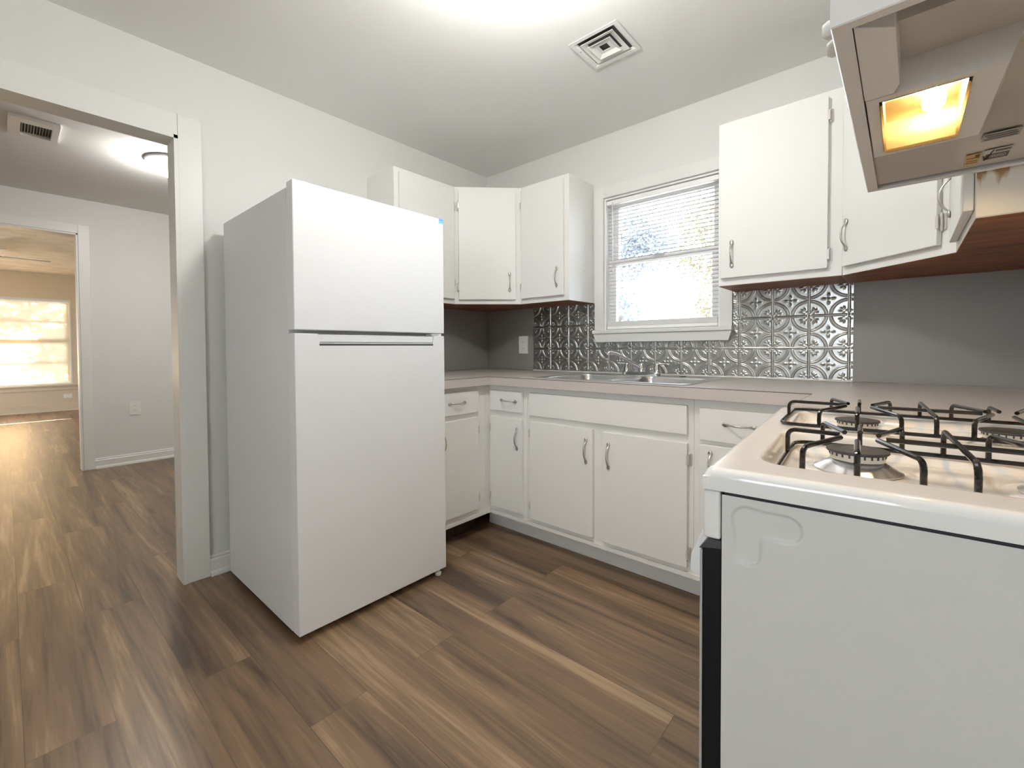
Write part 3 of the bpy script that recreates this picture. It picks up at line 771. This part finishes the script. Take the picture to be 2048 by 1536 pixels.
tin_sheet(1.0762, 1.700, 'embossed silver tin backsplash sheet directly behind the faucet')
tin_sheet(1.7012, 2.311, 'embossed silver tin backsplash sheet right of the window')
def flat_sheet(lo, hi, label):
    return tag(obj('backsplash_panel', quick(lo, hi, 0.001, 1), M_GREY), label, 'backsplash', 'plain grey backsplash panels')
flat_sheet((0.001, -1.10, 0.918), (0.006, -0.002, 1.3645), 'plain grey backsplash panel on the fridge wall')
flat_sheet((0.007, -0.006, 0.918), (0.4655, -0.001, 1.3645), 'plain grey backsplash panel with the outlet, left of the tin sheets')
flat_sheet((2.3118, -0.006, 0.918), (W - 0.002, -0.001, 1.3645), 'plain grey backsplash panel behind the stove, right of the tin sheets')
b = new(); box(b, (0.466, -0.010, 0.9155), (2.311, -0.001, 0.9215), 0.002)
struct('trim_3', b, M_TRIM, label='thin white bead under the tin backsplash')

def outlet(label, cx, cz, face, n, w=0.072, hgt=0.116):
    """n: 'y' facing -Y at y = face, or 'x' facing +X at x = face"""
    base = (cx, face, cz) if n == 'y' else (face, cx, cz)
    t = thing('wall_outlet', label, 'outlet', base)
    def B(lo, hi, bev=0.0):
        bm = new()
        if n == 'y': box(bm, (cx + lo[0], face - lo[1], cz + lo[2]), (cx + hi[0], face - hi[1], cz + hi[2]), bev)
        else: box(bm, (face + lo[1], cx + lo[0], cz + lo[2]), (face + hi[1], cx + hi[0], cz + hi[2]), bev)
        return bm
    obj('plate', B((-w / 2, 0.0005, -hgt / 2), (w / 2, 0.006, hgt / 2), 0.002), M_PLATE, t)
    for s in (-1, 1):
        r = obj('receptacle', B((-0.016, 0.0055, s * 0.024 - 0.014), (0.016, 0.0075, s * 0.024 + 0.014), 0.002), M_PLATE, t)
        bm = new()
        for dx in (-0.006, 0.006):
            q = B((dx - 0.0012, 0.007, s * 0.024 - 0.004), (dx + 0.0012, 0.0079, s * 0.024 + 0.005)); me = bpy.data.meshes.new('x'); q.to_mesh(me); q.free(); bm.from_mesh(me); bpy.data.meshes.remove(me)
        obj('slots', bm, M_SLOT, r)
    return t
outlet('white electrical outlet on the grey panel left of the sink', 0.377, 1.10, -0.006, 'y', 0.084, 0.128)
outlet('white electrical outlet low on the dining room wall', -1.722, 0.525, XD, 'x', 0.085, 0.128)
outlet('small outlet under the window in the sunlit far room', -1.80, 0.262, XL, 'x', 0.11, 0.075)

# ------------------------------------------------------------------ fridge
fg = thing('refrigerator', 'white top-freezer refrigerator standing against the wall beside the opening', 'refrigerator', (0.46, -1.505, 0))
FY0, FY1 = -1.851, -1.161
obj('body', quick((0.092, FY0 + 0.002, 0.028), (0.792, FY1 - 0.002, 1.668), 0.006), M_FRIDGE_SIDE, fg)
b = new(); box(b, (0.789, FY0 + 0.012, 0.045), (0.804, FY1 - 0.012, 1.128)); box(b, (0.789, FY0 + 0.012, 1.152), (0.804, FY1 - 0.012, 1.665))
obj('gasket', b, M_GASKET, fg, label='grey door gasket')
frz = obj('freezer_door', quick((0.8, FY0, 1.148), (0.851, FY1, 1.683), 0.004, 3), M_FRIDGE, fg)
# main door with a pocket handle along its top edge
pk0, pk1 = -1.763, -1.227
b = new()
prism(b, [(FY0, 0.034), (FY1, 0.034), (FY1, 1.136), (pk1, 1.136), (pk1, 1.098), (pk0, 1.098), (pk0, 1.136), (FY0, 1.136)], 'x', 0.8, 0.851, 0.0035, 2)
dr = obj('refrigerator_door', b, M_FRIDGE, fg)
b = new()
box(b, (0.802, pk0 + 0.0005, 1.062), (0.806, pk1 - 0.0005, 1.134))
prism(b, [(0.806, 1.0985), (0.838, 1.0985), (0.846, 1.106), (0.846, 1.1335), (0.841, 1.1335), (0.836, 1.110), (0.806, 1.110)], 'y', pk0 + 0.001, pk1 - 0.001)
obj('pocket_handle', b, M_FRIDGE, dr)
obj('handle_shadow', quick((0.844, pk0 + 0.002, 1.0915), (0.8518, pk1 - 0.001, 1.099), 0.001), M_GAP, dr, label='dark strip painted as the shadow under the pocket handle')  # dark strip stands in for the shadow line below the handle
b = new(); box(b, (0.80, FY1 - 0.07, 1.137), (0.842, FY1 - 0.022, 1.147), 0.002); lathe(b, [(0.012, 0), (0.012, 0.011)], (0.836, FY1 - 0.022, 1.1365), 14)
obj('middle_hinge', b, M_PLATE, fg)
b = new(); box(b, (0.72, FY0 + 0.02, 1.667), (0.80, FY0 + 0.075, 1.678), 0.003); box(b, (0.80, FY0 + 0.03, 1.6835), (0.84, FY0 + 0.065, 1.688), 0.002)
obj('hinge_cover', b, M_FRIDGE_SIDE, fg)
b = new(); box(b, (0.10, FY0 + 0.03, 0.02), (0.77, FY1 - 0.03, 0.032))
obj('base_grille', b, M_GAP, fg)
for yy in (FY0 + 0.06, FY1 - 0.030):
    for xx in (0.16, 0.74 if yy < -1.5 else 0.826):
        b = new(); lathe(b, [(0.013, 0.0), (0.015, 0.003), (0.015, 0.012), (0.009, 0.014), (0.009, 0.034)], (xx, yy, 0.0), 14)
        obj('foot', b, M_PLATE, fg)
stk = tag(obj('energy_sticker', quick((0.8513, FY1 - 0.027, 1.660), (0.8518, FY1 - 0.003, 1.681)), mat('sticker_blue', (0.10, 0.42, 0.80), 0.4)), 'small blue sticker at the top corner of the white freezer door', 'sticker')
b = new(); prism(b, [(FY1 - 0.025, 1.6685), (FY1 - 0.016, 1.6715), (FY1 - 0.006, 1.6685), (FY1 - 0.006, 1.6665), (FY1 - 0.016, 1.6695), (FY1 - 0.025, 1.6665)], 'x', 0.8518, 0.8521)
box(b, (0.8518, FY1 - 0.025, 1.6615), (0.8521, FY1 - 0.005, 1.6640))
obj('printed_mark', b, mat('sticker_pale', (0.55, 0.78, 0.95), 0.4), stk)

# ------------------------------------------------------------------ stove
ST = Matrix.Translation((2.276, -1.907, 0)) @ Matrix.Rotation(math.radians(3.5), 4, 'Z')
sv = thing('gas_stove', 'white four-burner gas stove with black oven door edge in the right foreground', 'stove', (2.276, -1.907, 0), math.radians(3.5))
XF[0] = ST
SD, SW = 0.585, 0.768
PANS = [(0.052, 0.072, 0.545, 0.378), (0.052, 0.418, 0.545, 0.712)]
def sdf(x, y, q, r):
    cx, cy = (q[0] + q[2]) / 2, (q[1] + q[3]) / 2
    dx = np.abs(x - cx) - (q[2] - q[0]) / 2 + r; dy = np.abs(y - cy) - (q[3] - q[1]) / 2 + r
    return np.hypot(np.maximum(dx, 0), np.maximum(dy, 0)) + np.minimum(np.maximum(dx, dy), 0) - r
def axis_pts(a0, a1, n):
    e = np.array([0, 0.0004, 0.0012, 0.0025, 0.0045, 0.0075, 0.011])
    return np.concatenate([a0 + e, np.linspace(a0 + 0.0145, a1 - 0.0145, n), a1 - e[::-1]])
BUR = [(0.167, 0.222), (0.388, 0.222), (0.167, 0.570), (0.388, 0.570)]
A, Bq = np.meshgrid(axis_pts(0, SD, 190), axis_pts(0, SW, 250))
e = -sdf(A, Bq, (0, 0, SD, SW), 0.014)
R_ = 0.012
Zt = 0.915 - (R_ - np.sqrt(np.maximum(0, R_ ** 2 - np.maximum(0, R_ - np.maximum(e, 0)) ** 2)))
for q in PANS:
    s = -sdf(A, Bq, q, 0.045)
    tt = np.clip(s / 0.016, 0, 1); t2 = np.clip((s - 0.022) / 0.03, 0, 1)
    Zt = Zt - 0.020 * (tt * tt * (3 - 2 * tt)) - 0.009 * (t2 * t2 * (3 - 2 * t2))
for a_, b_ in BUR:
    rr = np.hypot(A - a_, Bq - b_)
    t3 = np.clip((0.075 - rr) / 0.02, 0, 1)
    Zt = Zt + 0.003 * t3 * t3 * (3 - 2 * t3)
me = grid_mesh('cooktop', A, Bq, Zt)
bm = new(); bm.from_mesh(me); bpy.data.meshes.remove(me)
bd = [ed for ed in bm.edges if ed.is_boundary]
r = bmesh.ops.extrude_edge_only(bm, edges=bd)
for vv in (g for g in r['geom'] if isinstance(g, bmesh.types.BMVert)): vv.co.z = 0.886
obj('cooktop', bm, M_ENAMEL, sv, sharp=60)
obj('oven_body', quick((0.026, 0.0105, 0.03), (0.575, SW - 0.004, 0.882)), M_GAP, sv)
# side panel with its pressed outline
def fine(a0, f0, f1, a1, c, f):
    return np.unique(np.concatenate([np.arange(a0, f0, c), np.arange(f0, f1, f), np.arange(f1, a1, c), [a1]]))
U, V = np.meshgrid(fine(0.024, 0.03, 0.16, 0.576, 0.03, 0.0016), fine(0.02, 0.775, 0.8812, 0.8812, 0.05, 0.0016))
def capsule(x, y, p, q):
    p, q = np.array(p), np.array(q); dd = q - p
    t_ = np.clip(((x - p[0]) * dd[0] + (y - p[1]) * dd[1]) / (dd @ dd), 0, 1)
    return np.hypot(x - p[0] - t_ * dd[0], y - p[1] - t_ * dd[1])
sd1 = capsule(U, V, (0.056, 0.851), (0.098, 0.851)) - 0.0165
sd2 = capsule(U, V, (0.0545, 0.851), (0.0545, 0.809)) - 0.0150
kk = 0.012; hh = np.clip(0.5 + 0.5 * (sd2 - sd1) / kk, 0, 1); sdd = sd2 * (1 - hh) + sd1 * hh - kk * hh * (1 - hh)
tt = np.clip(-sdd / 0.0030 + 0.5, 0, 1)
obj('side_panel', grid_mesh('side_panel', U, 0.0035 + 0.0034 * tt * tt * (3 - 2 * tt), V), M_STOVE_SIDE, sv, sharp=60)
b = new(); box(b, (0.0, 0.0035, 0.8175), (0.0225, SW - 0.004, 0.8845), 0.004, 3); obj('control_panel', b, M_ENAMEL, sv)
od = obj('oven_door', quick((-0.001, 0.005, 0.20), (0.0235, SW - 0.005, 0.806), 0.002), M_BLACKP, sv, label='black oven door')
b = new(); box(b, (-0.0045, 0.0045, 0.203), (-0.0008, SW - 0.0045, 0.799), 0.0015); obj('door_skin', b, mat('door_skin_silver', (0.50, 0.52, 0.52), 0.3, metal=0.3), od)
b = new(); prism(b, [(-0.006, 0.800), (0.0235, 0.806), (0.0235, 0.8165), (0.006, 0.8165)], 'y', 0.005, SW - 0.005, 0.001, 1); obj('top_cap', b, mat('dark_trim', (0.05, 0.052, 0.056), 0.45), od)
b = new(); prism(b, [(-0.0046, 0.800), (-0.014, 0.807), (-0.031, 0.764), (-0.032, 0.742), (-0.026, 0.736), (-0.0046, 0.738)], 'y', 0.055, SW - 0.055, 0.003, 2)
obj('handle', b, mat('handle_white', (0.80, 0.80, 0.80), 0.3), od, label='white bar handle')
obj('storage_drawer', quick((-0.001, 0.005, 0.045), (0.0235, SW - 0.005, 0.195), 0.004), M_ENAMEL, sv)
for a_ in (0.06, 0.54):
    for b_ in (0.04, SW - 0.04):
        b = new(); lathe(b, [(0.016, 0), (0.018, 0.004), (0.012, 0.008), (0.012, 0.036)], (a_, b_, 0), 12); obj('foot', b, M_BLACKP, sv)
for a_, b_ in BUR:
    zb = 0.8885
    b = new(); lathe(b, [(0.026, 0.0), (0.024, 0.012), (0.027, 0.016), (0.034, 0.018), (0.0345, 0.0285), (0.0, 0.0285)], (a_, b_, zb), 40)
    br = obj('burner', b, M_ALU, sv)
    b = new()
    for k in range(24):
        a0 = 2 * PI * k / 24
        m4 = Matrix.Translation((a_, b_, 0)) @ Matrix.Rotation(a0, 4, 'Z')
        q = new(); box(q, (0.0335, -0.0011, zb + 0.0235), (0.0352, 0.0011, zb + 0.0286)); q.transform(m4)
        mm = bpy.data.meshes.new('x'); q.to_mesh(mm); q.free(); b.from_mesh(mm); bpy.data.meshes.remove(mm)
    obj('flame_ports', b, M_GAP, br)
    b = new(); lathe(b, [(0.0, 0.0), (0.0375, 0.0), (0.0392, 0.0018), (0.0385, 0.0042), (0.033, 0.0052), (0.031, 0.0046), (0.029, 0.0052), (0.024, 0.0054), (0.022, 0.0047), (0.020, 0.0054), (0.0, 0.0056)], (a_, b_, zb + 0.0285), 48)
    obj('burner_cap', b, M_CAP, br, label='black burner cap')
    b = new(); lathe(b, [(0.026, 0.0165), (0.034, 0.0155), (0.041, 0.0110), (0.050, 0.0055), (0.055, 0.0030), (0.0545, 0.0010), (0.026, 0.006)], (a_, b_, zb), 48)
    obj('drip_ring', b, mat('ring_aluminium', (0.72, 0.71, 0.70), 0.22, metal=0.75), br)
XF[0] = Matrix.Identity(4)

def grate(label, a0, a1, b0, b1, zb, zt, bc, shift):
    t = thing('burner_grate', label, 'grate', tuple(ST @ Vector((a0, b0, zb))), math.radians(3.5), 'black wire grates on the stove')
    XF[0] = ST @ Matrix.Translation((shift, 0, 0))
    rw = 0.0036
    b = new(); tube(b, smooth_path([(a0, b0, zb), (a1, b0, zb), (a1, b1, zb), (a0, b1, zb)], 0.034, 5, True), rw, 8, True)
    obj('base_wire', b, M_BLACK, t)
    def finger(pts, rad=0.014):
        bm = new(); tube(bm, smooth_path(pts, rad, 6), rw, 8); obj('finger', bm, M_BLACK, t)
    ac = (BUR[0][0] + BUR[1][0]) / 2
    for k, (c, s) in enumerate(((BUR[0][0], 1), (BUR[1][0], -1))):
        def q(da): return c + s * da
        end = a0 if s == 1 else a1
        finger([(end, bc + 0.02, zb), (end, bc + 0.02, zt), (q(-0.022), bc + 0.012, zt)])
        finger([(q(-0.060), b0, zb), (q(-0.060), b0, zt), (q(-0.020), bc - 0.022, zt + 0.001)])
        finger([(q(0.0), b0, zb), (q(0.0), b0, zt), (q(0.0), bc - 0.036, zt)])
        finger([(q(0.064), b0, zb), (q(0.064), b0, zt), (q(0.024), bc - 0.018, zt + 0.001)])
        finger([(q(-0.050), b1, zb), (q(-0.050), b1, zt), (q(-0.016), bc + 0.032, zt + 0.001)])
        finger([(q(0.004), b1, zb), (q(0.004), b1, zt), (q(0.004), bc + 0.050, zt)])
        finger([(q(0.060), b1, zb), (q(0.060), b1, zt), (q(0.026), bc + 0.026, zt + 0.001)])
    bm = new(); tube(bm, [(BUR[0][0] + 0.034, bc + 0.002, zt - 0.0005), (BUR[1][0] - 0.034, bc + 0.002, zt - 0.0005)], rw, 8); obj('center_bar', bm, M_BLACK, t)
    bm = new(); tube(bm, smooth_path([(ac, b0, zb), (ac, b0, zt + 0.002), (ac, b1, zt + 0.002), (ac, b1, zb)], 0.018, 6), rw, 8); obj('bridge', bm, M_BLACK, t)
    XF[0] = Matrix.Identity(4)
grate('black wire grate over the near pair of burners, seated in its pan', 0.074, 0.523, 0.094, 0.356, 0.9000, 0.9395, 0.222, 0)
grate('black wire grate over the far pair of burners, next to the countertop', 0.040, 0.520, 0.436, 0.704, 0.9195, 0.9500, 0.570, 0)

# ------------------------------------------------------------------ range hood
hd = thing('range_hood', 'white under-cabinet range hood with its warm lamp lit, above the stove', 'hood', (2.65, -1.49, 1.46))
HX0, HX1, HY0, HY1, HZ, HT = 2.410, W - 0.002, -1.870, -1.109, 1.460, 1.60
b = new()
def rl(x0_, y0_, x1_, y1_, z): return [b.verts.new((x, y, z)) for x, y in ((x0_, y0_), (x1_, y0_), (x1_, y1_), (x0_, y1_))]
tt_ = 0.003
lv = [rl(HX0 + tt_, HY0 + tt_, HX1 - tt_, HY1 - tt_, HT - tt_), rl(HX0 + tt_, HY0 + tt_, HX1 - tt_, HY1 - tt_, HZ + tt_), rl(HX0 + 0.020, HY0 + 0.016, HX1 - 0.02, HY1 - 0.012, HZ + tt_),
      rl(HX0 + 0.020, HY0 + 0.016, HX1 - 0.02, HY1 - 0.012, HZ), rl(HX0 + 0.0015, HY0 + 0.0015, HX1, HY1, HZ), rl(HX0, HY0, HX1, HY1, HZ + 0.0015), rl(HX0, HY0, HX1, HY1, HT)]
for Aq, Bq_ in zip(lv, lv[1:]):
    for k in range(4):
        j_ = (k + 1) % 4; b.faces.new((Aq[k], Aq[j_], Bq_[j_], Bq_[k]))
b.faces.new(lv[0]); b.faces.new(lv[-1])
obj('shell', b, M_HOOD, hd)
b = new()
prof = [(-1.853, 1.500), (-1.803, 1.508), (-1.792, 1.482), (-1.788, 1.482), (-1.772, 1.512), (-1.40, 1.512), (-1.33, 1.474), (-1.122, 1.470), (-1.122, 1.474), (-1.33, 1.478), (-1.40, 1.516), (-1.853, 1.516)]
prism(b, prof, 'x', HX0 + 0.006, HX1 - 0.006)
obj('liner', b, M_HOODIN, hd)
b = new(); prism(b, [(2.4305, -1.850), (2.470, -1.815), (2.473, -1.66), (2.466, -1.632), (2.4305, -1.632)], 'z', 1.4625, 1.511, 0.002)
obj('control_box', b, M_HOOD, hd)
LX0, LX1, LY0, LY1 = 2.4475, 2.552, -1.612, -1.374
b = new()
def loop(q, z): return [b.verts.new((x, y, z)) for x, y in q]
o1 = loop([(2.432, -1.628), (2.585, -1.628), (2.580, -1.350), (2.432, -1.350)], 1.464)
o2 = loop([(2.432, -1.628), (2.60, -1.628), (2.60, -1.335), (2.432, -1.335)], 1.513)
i1 = loop([(LX0, LY0), (LX1, LY0), (LX1, LY1), (LX0, LY1)], 1.464)
i2 = loop([(LX0 + 0.004, LY0 + 0.004), (LX1 - 0.004, LY0 + 0.004), (LX1 - 0.004, LY1 - 0.004), (LX0 + 0.004, LY1 - 0.004)], 1.511)
for k in range(4):
    j = (k + 1) % 4
    b.faces.new((o1[k], o1[j], i1[j], i1[k])); b.faces.new((o1[k], o2[k], o2[j], o1[j])); b.faces.new((i1[k], i1[j], i2[j], i2[k])); b.faces.new((o2[k], i2[k], i2[j], o2[j]))
lh = obj('lamp_housing', b, M_HOOD, hd, recalc=False)
b = new(); v4 = [(LX0 + 0.0042, LY0 + 0.0042), (LX1 - 0.0042, LY0 + 0.0042), (LX1 - 0.0042, LY1 - 0.0042), (LX0 + 0.0042, LY1 - 0.0042)]
q1, q2 = loop(v4, 1.4646), loop(v4, 1.5105)
for k in range(4): b.faces.new((q1[k], q1[(k + 1) % 4], q2[(k + 1) % 4], q2[k]))
b.faces.new(q2)
obj('reflector', b, mat('lamp_reflector', (0.045, 0.038, 0.025), 0.5), lh, recalc=False)
b = new(); prism(b, rrect(LX0 + 0.001, LY0 + 0.001, LX1 - 0.001, LY1 - 0.001, 0.012), 'z', 1.459, 1.4615, 0.0008, 1)
obj('lens', b, M_LENS, lh, label='translucent amber-lit lens')
b = new(); lathe(b, [(0.0, -0.032), (0.008, -0.029), (0.013, -0.021), (0.0155, -0.008), (0.015, 0.008), (0.011, 0.022), (0.008, 0.030), (0.0, 0.032)], (2.515, -1.490, 1.4925), 20, 'y')
obj('bulb', b, emit('hood_bulb', (1.0, 0.74, 0.42), HOOD_BULB), lh, label='lit incandescent bulb')
for y in (-1.835, -1.79):
    b = new(); lathe(b, [(0.011, 0.0), (0.011, -0.006), (0.008, -0.011), (0.0, -0.012)], (HX0, y, 1.479), 16, 'x'); obj('rocker_switch', b, M_PLATE, hd)
def hood_label(name, label, x0, y0, x1, y1, base_m, marks):
    """flat sticker on the liner underside; coordinates run along X and Y there"""
    z = 1.4696
    s = tag(obj(name, quick((x0, y0, z - 0.0004), (x1, y1, z)), base_m), label, 'sticker', 'stickers under the range hood')
    for nm, mm, rects in marks:
        bm = new()
        for q in rects: prism(bm, [(x0 + (x1 - x0) * u_, y0 + (y1 - y0) * v_) for u_, v_ in q], 'z', z - 0.0008, z - 0.0004)
        obj(nm, bm, mm, s)
    return s
def R(u0, v0, u1, v1): return [(u0, v0), (u1, v0), (u1, v1), (u0, v1)]
P_DARK = mat('print_dark', (0.06, 0.05, 0.05), 0.5); P_BROWN = mat('print_brown', (0.10, 0.055, 0.015), 0.5)
S_GREY = mat('sticker_grey', (0.30, 0.29, 0.26), 0.45); S_YEL = mat('sticker_yellow', (0.50, 0.32, 0.10), 0.45); S_WHITE = mat('sticker_white', (0.52, 0.49, 0.45), 0.4)
hood_label('rating_sticker', 'grey sticker with dark text lines under the hood', 2.589, -1.325, 2.638, -1.285, S_GREY, [('printed_lines', P_DARK, [R(0.06, 0.72, 0.94, 0.84), R(0.12, 0.45, 0.94, 0.58), R(0.04, 0.18, 0.88, 0.30)])])
hood_label('energy_sticker', 'small yellow sticker under the far edge of the hood', 2.5745, -1.218, 2.5965, -1.146, S_YEL, [('printed_marks', P_BROWN, [R(0.08, 0.34, 0.95, 0.40), R(0.62, 0.08, 0.92, 0.30), R(0.12, 0.60, 0.88, 0.64), R(0.12, 0.78, 0.88, 0.82)])])
vs = hood_label('certification_sticker', 'white sticker with a check mark and dark band reading VERIFIED under the hood', 2.600, -1.226, 2.638, -1.158, S_WHITE, [('printed_band', P_DARK, [R(0.10, 0.42, 0.98, 0.92), R(0.42, 0.10, 0.98, 0.26)]), ('check_mark', mat('print_plum', (0.07, 0.03, 0.05), 0.5), [[(0.0, 0.52), (0.07, 0.52), (0.13, 0.80), (0.30, 0.05), (0.38, 0.05), (0.16, 0.97), (0.08, 0.97)]])])
cu = bpy.data.curves.new('lettering', 'FONT'); cu.body = 'VERIFIED'; cu.size = 0.0072; cu.align_x = 'CENTER'; cu.align_y = 'CENTER'; cu.extrude = 0.0001
tmp = bpy.data.objects.new('tmp', cu); COL.objects.link(tmp)
bpy.context.view_layer.update()
me = bpy.data.meshes.new_from_object(tmp.evaluated_get(bpy.context.evaluated_depsgraph_get()))
bpy.data.objects.remove(tmp)
me.transform(Matrix.Translation((2.6215, -1.1805, 1.4687)) @ Matrix.Diagonal((0.86, -3.2, -1, 1)))
obj('lettering', me, S_WHITE, vs, sharp=None)

# ------------------------------------------------------------------ ceiling fixtures
kv = thing('ceiling_vent', 'square white louvred vent in the kitchen ceiling', 'vent', (1.472, -0.748, H))
cx, cy, hs = 1.472, -0.748, 0.116
b = new()
def frust(h1, z1, h2, z2, th=0.0015):
    q = [[b.verts.new((cx + sx * h_, cy + sy * h_, z)) for sx, sy in ((-1, -1), (1, -1), (1, 1), (-1, 1))] for h_, z in ((h1, z1), (h2, z2), (h2, z2 + th), (h1, z1 + th))]
    for r0, r1 in ((0, 1), (1, 2), (2, 3), (3, 0)):
        for k in range(4):
            j = (k + 1) % 4; b.faces.new((q[r0][k], q[r0][j], q[r1][j], q[r1][k]))
ring(b, (cx - hs, cy - hs, cx + hs, cy + hs), (cx - 0.098, cy - 0.098, cx + 0.098, cy + 0.098), 'z', H - 0.0085, H - 0.0065)
frust(0.089, H - 0.0015, 0.098, H - 0.0070, 0.0008)
obj('frame', b, M_VENT, kv)
b = new(); frust(0.056, H - 0.002, 0.080, H - 0.0105); frust(0.034, H - 0.006, 0.0545, H - 0.0165); frust(0.019, H - 0.0085, 0.0345, H - 0.0075)
obj('louvers', b, M_VENT, kv)
obj('duct', quick((cx - 0.092, cy - 0.092, H - 0.0012), (cx + 0.092, cy + 0.092, H - 0.0004)), M_GAP, kv)
b = new()
for dx, dy in ((-0.1, -0.04), (-0.08, 0.08), (0.08, 0.085)): lathe(b, [(0.0, 0), (0.004, 0), (0.003, -0.0015), (0, -0.002)], (cx + dx, cy + dy, H - 0.007), 8)
obj('screws', b, M_GASKET, kv)
dv = thing('ceiling_vent', 'rectangular white register in the dining room ceiling', 'vent', (-1.47, -2.39, H))
b = new(); ring(b, (-1.62, -2.495, -1.30, -2.285), (-1.575, -2.445, -1.365, -2.315), 'z', H - 0.022, H - 0.0005)
obj('frame', b, M_VENT, dv)
b = new()
for k in range(11):
    y = -2.44 + k * 0.0122
    prism(b, [(y, H - 0.016), (y + 0.0015, H - 0.016), (y + 0.006, H - 0.004), (y + 0.0045, H - 0.004)], 'x', -1.545, -1.366)
box(b, (-1.556, -2.445, H - 0.018), (-1.545, -2.315, H - 0.010))
obj('louvers', b, mat('louver_grey', (0.45, 0.45, 0.43), 0.5), dv)
obj('duct', quick((-1.576, -2.446, H - 0.003), (-1.364, -2.314, H - 0.0006)), M_GAP, dv)
def dome_lamp(name, label, x, y, r, depth, strength, color, ring_mat):
    t = thing(name, label, 'lamp', (x, y, H))
    b = new(); lathe(b, [(0.0, 0.0), (r * 1.04, 0.0), (r * 1.04, -0.014), (r * 1.00, -0.019), (0.0, -0.019)], (x, y, H - 0.0005), 40); obj('base', b, ring_mat, t)
    b = new()
    pr_ = [(r * 0.93 * math.cos(a), -0.018 - depth * math.sin(a)) for a in [PI / 2 * i / 10 for i in range(10)]] + [(0.0, -0.018 - depth)]
    lathe(b, pr_, (x, y, H - 0.0005), 40); obj('diffuser', b, emit(name + '_glow', color, strength), t, sharp=None)
    return t
dome_lamp('ceiling_lamp', 'lit white dome lamp on the dining room ceiling', -1.46, -1.705, 0.160, 0.088, DINING_LAMP, (1.0, 0.97, 0.92), M_GASKET)
kl = thing('ceiling_lamp', 'lit white globe lamp on the kitchen ceiling, just above the picture', 'lamp', (1.62, -1.53, H))
b = new(); lathe(b, [(0.0, 0.0), (0.065, 0.0), (0.062, -0.012), (0.030, -0.024), (0.030, -0.058), (0.060, -0.074), (0.062, -0.090), (0.0, -0.084)], (1.62, -1.53, H - 0.0005), 32); obj('base', b, M_VENT, kl)  # lower dish is added to shade the ceiling from the globe
b = new(); lathe(b, [(0.1 * math.sin(a) if 0 < a < PI - 1e-6 else 0.0, -0.172 + 0.095 * math.cos(a)) for a in [PI * i / 16 for i in range(17)]], (1.62, -1.53, H), 36); obj('diffuser', b, emit('kitchen_lamp_glow', (1.0, 0.985, 0.955), KITCHEN_LAMP), kl, sharp=None)

# ceiling fan of the far room: one blade reaches into view
fn = thing('ceiling_fan', 'white ceiling fan seen through the doorway in the sunlit room', 'fan', (-6.0, -2.78, H))
b = new(); lathe(b, [(0.0, 0.0), (0.07, 0.0), (0.06, -0.04), (0.014, -0.055), (0.014, -0.13), (0.0, -0.13)], (-6.0, -2.78, H), 24); obj('downrod', b, M_VENT, fn)
b = new(); lathe(b, [(0.0, -0.11), (0.08, -0.115), (0.105, -0.14), (0.105, -0.20), (0.07, -0.23), (0.0, -0.24)], (-6.0, -2.78, H), 28); obj('motor', b, M_VENT, fn)
for k in range(5):
    ang = PI / 2 + 2 * PI * k / 5 + 0.05
    m4 = Matrix.Translation((-6.0, -2.78, H - 0.165)) @ Matrix.Rotation(ang, 4, 'Z') @ Matrix.Rotation(math.radians(10), 4, 'X')
    b = new(); prism(b, [(0.16, -0.045), (0.2, -0.062), (0.62, -0.07), (0.67, -0.05), (0.68, 0.0), (0.67, 0.05), (0.62, 0.07), (0.2, 0.062), (0.16, 0.045)], 'z', -0.004, 0.004, 0.001, 1); b.transform(m4)
    bd_ = obj('blade', b, M_VENT, fn)
    b = new(); prism(b, [(0.08, -0.014), (0.24, -0.03), (0.24, 0.03), (0.08, 0.014)], 'z', 0.0045, 0.009); b.transform(m4); obj('blade_arm', b, M_NICKEL, bd_)
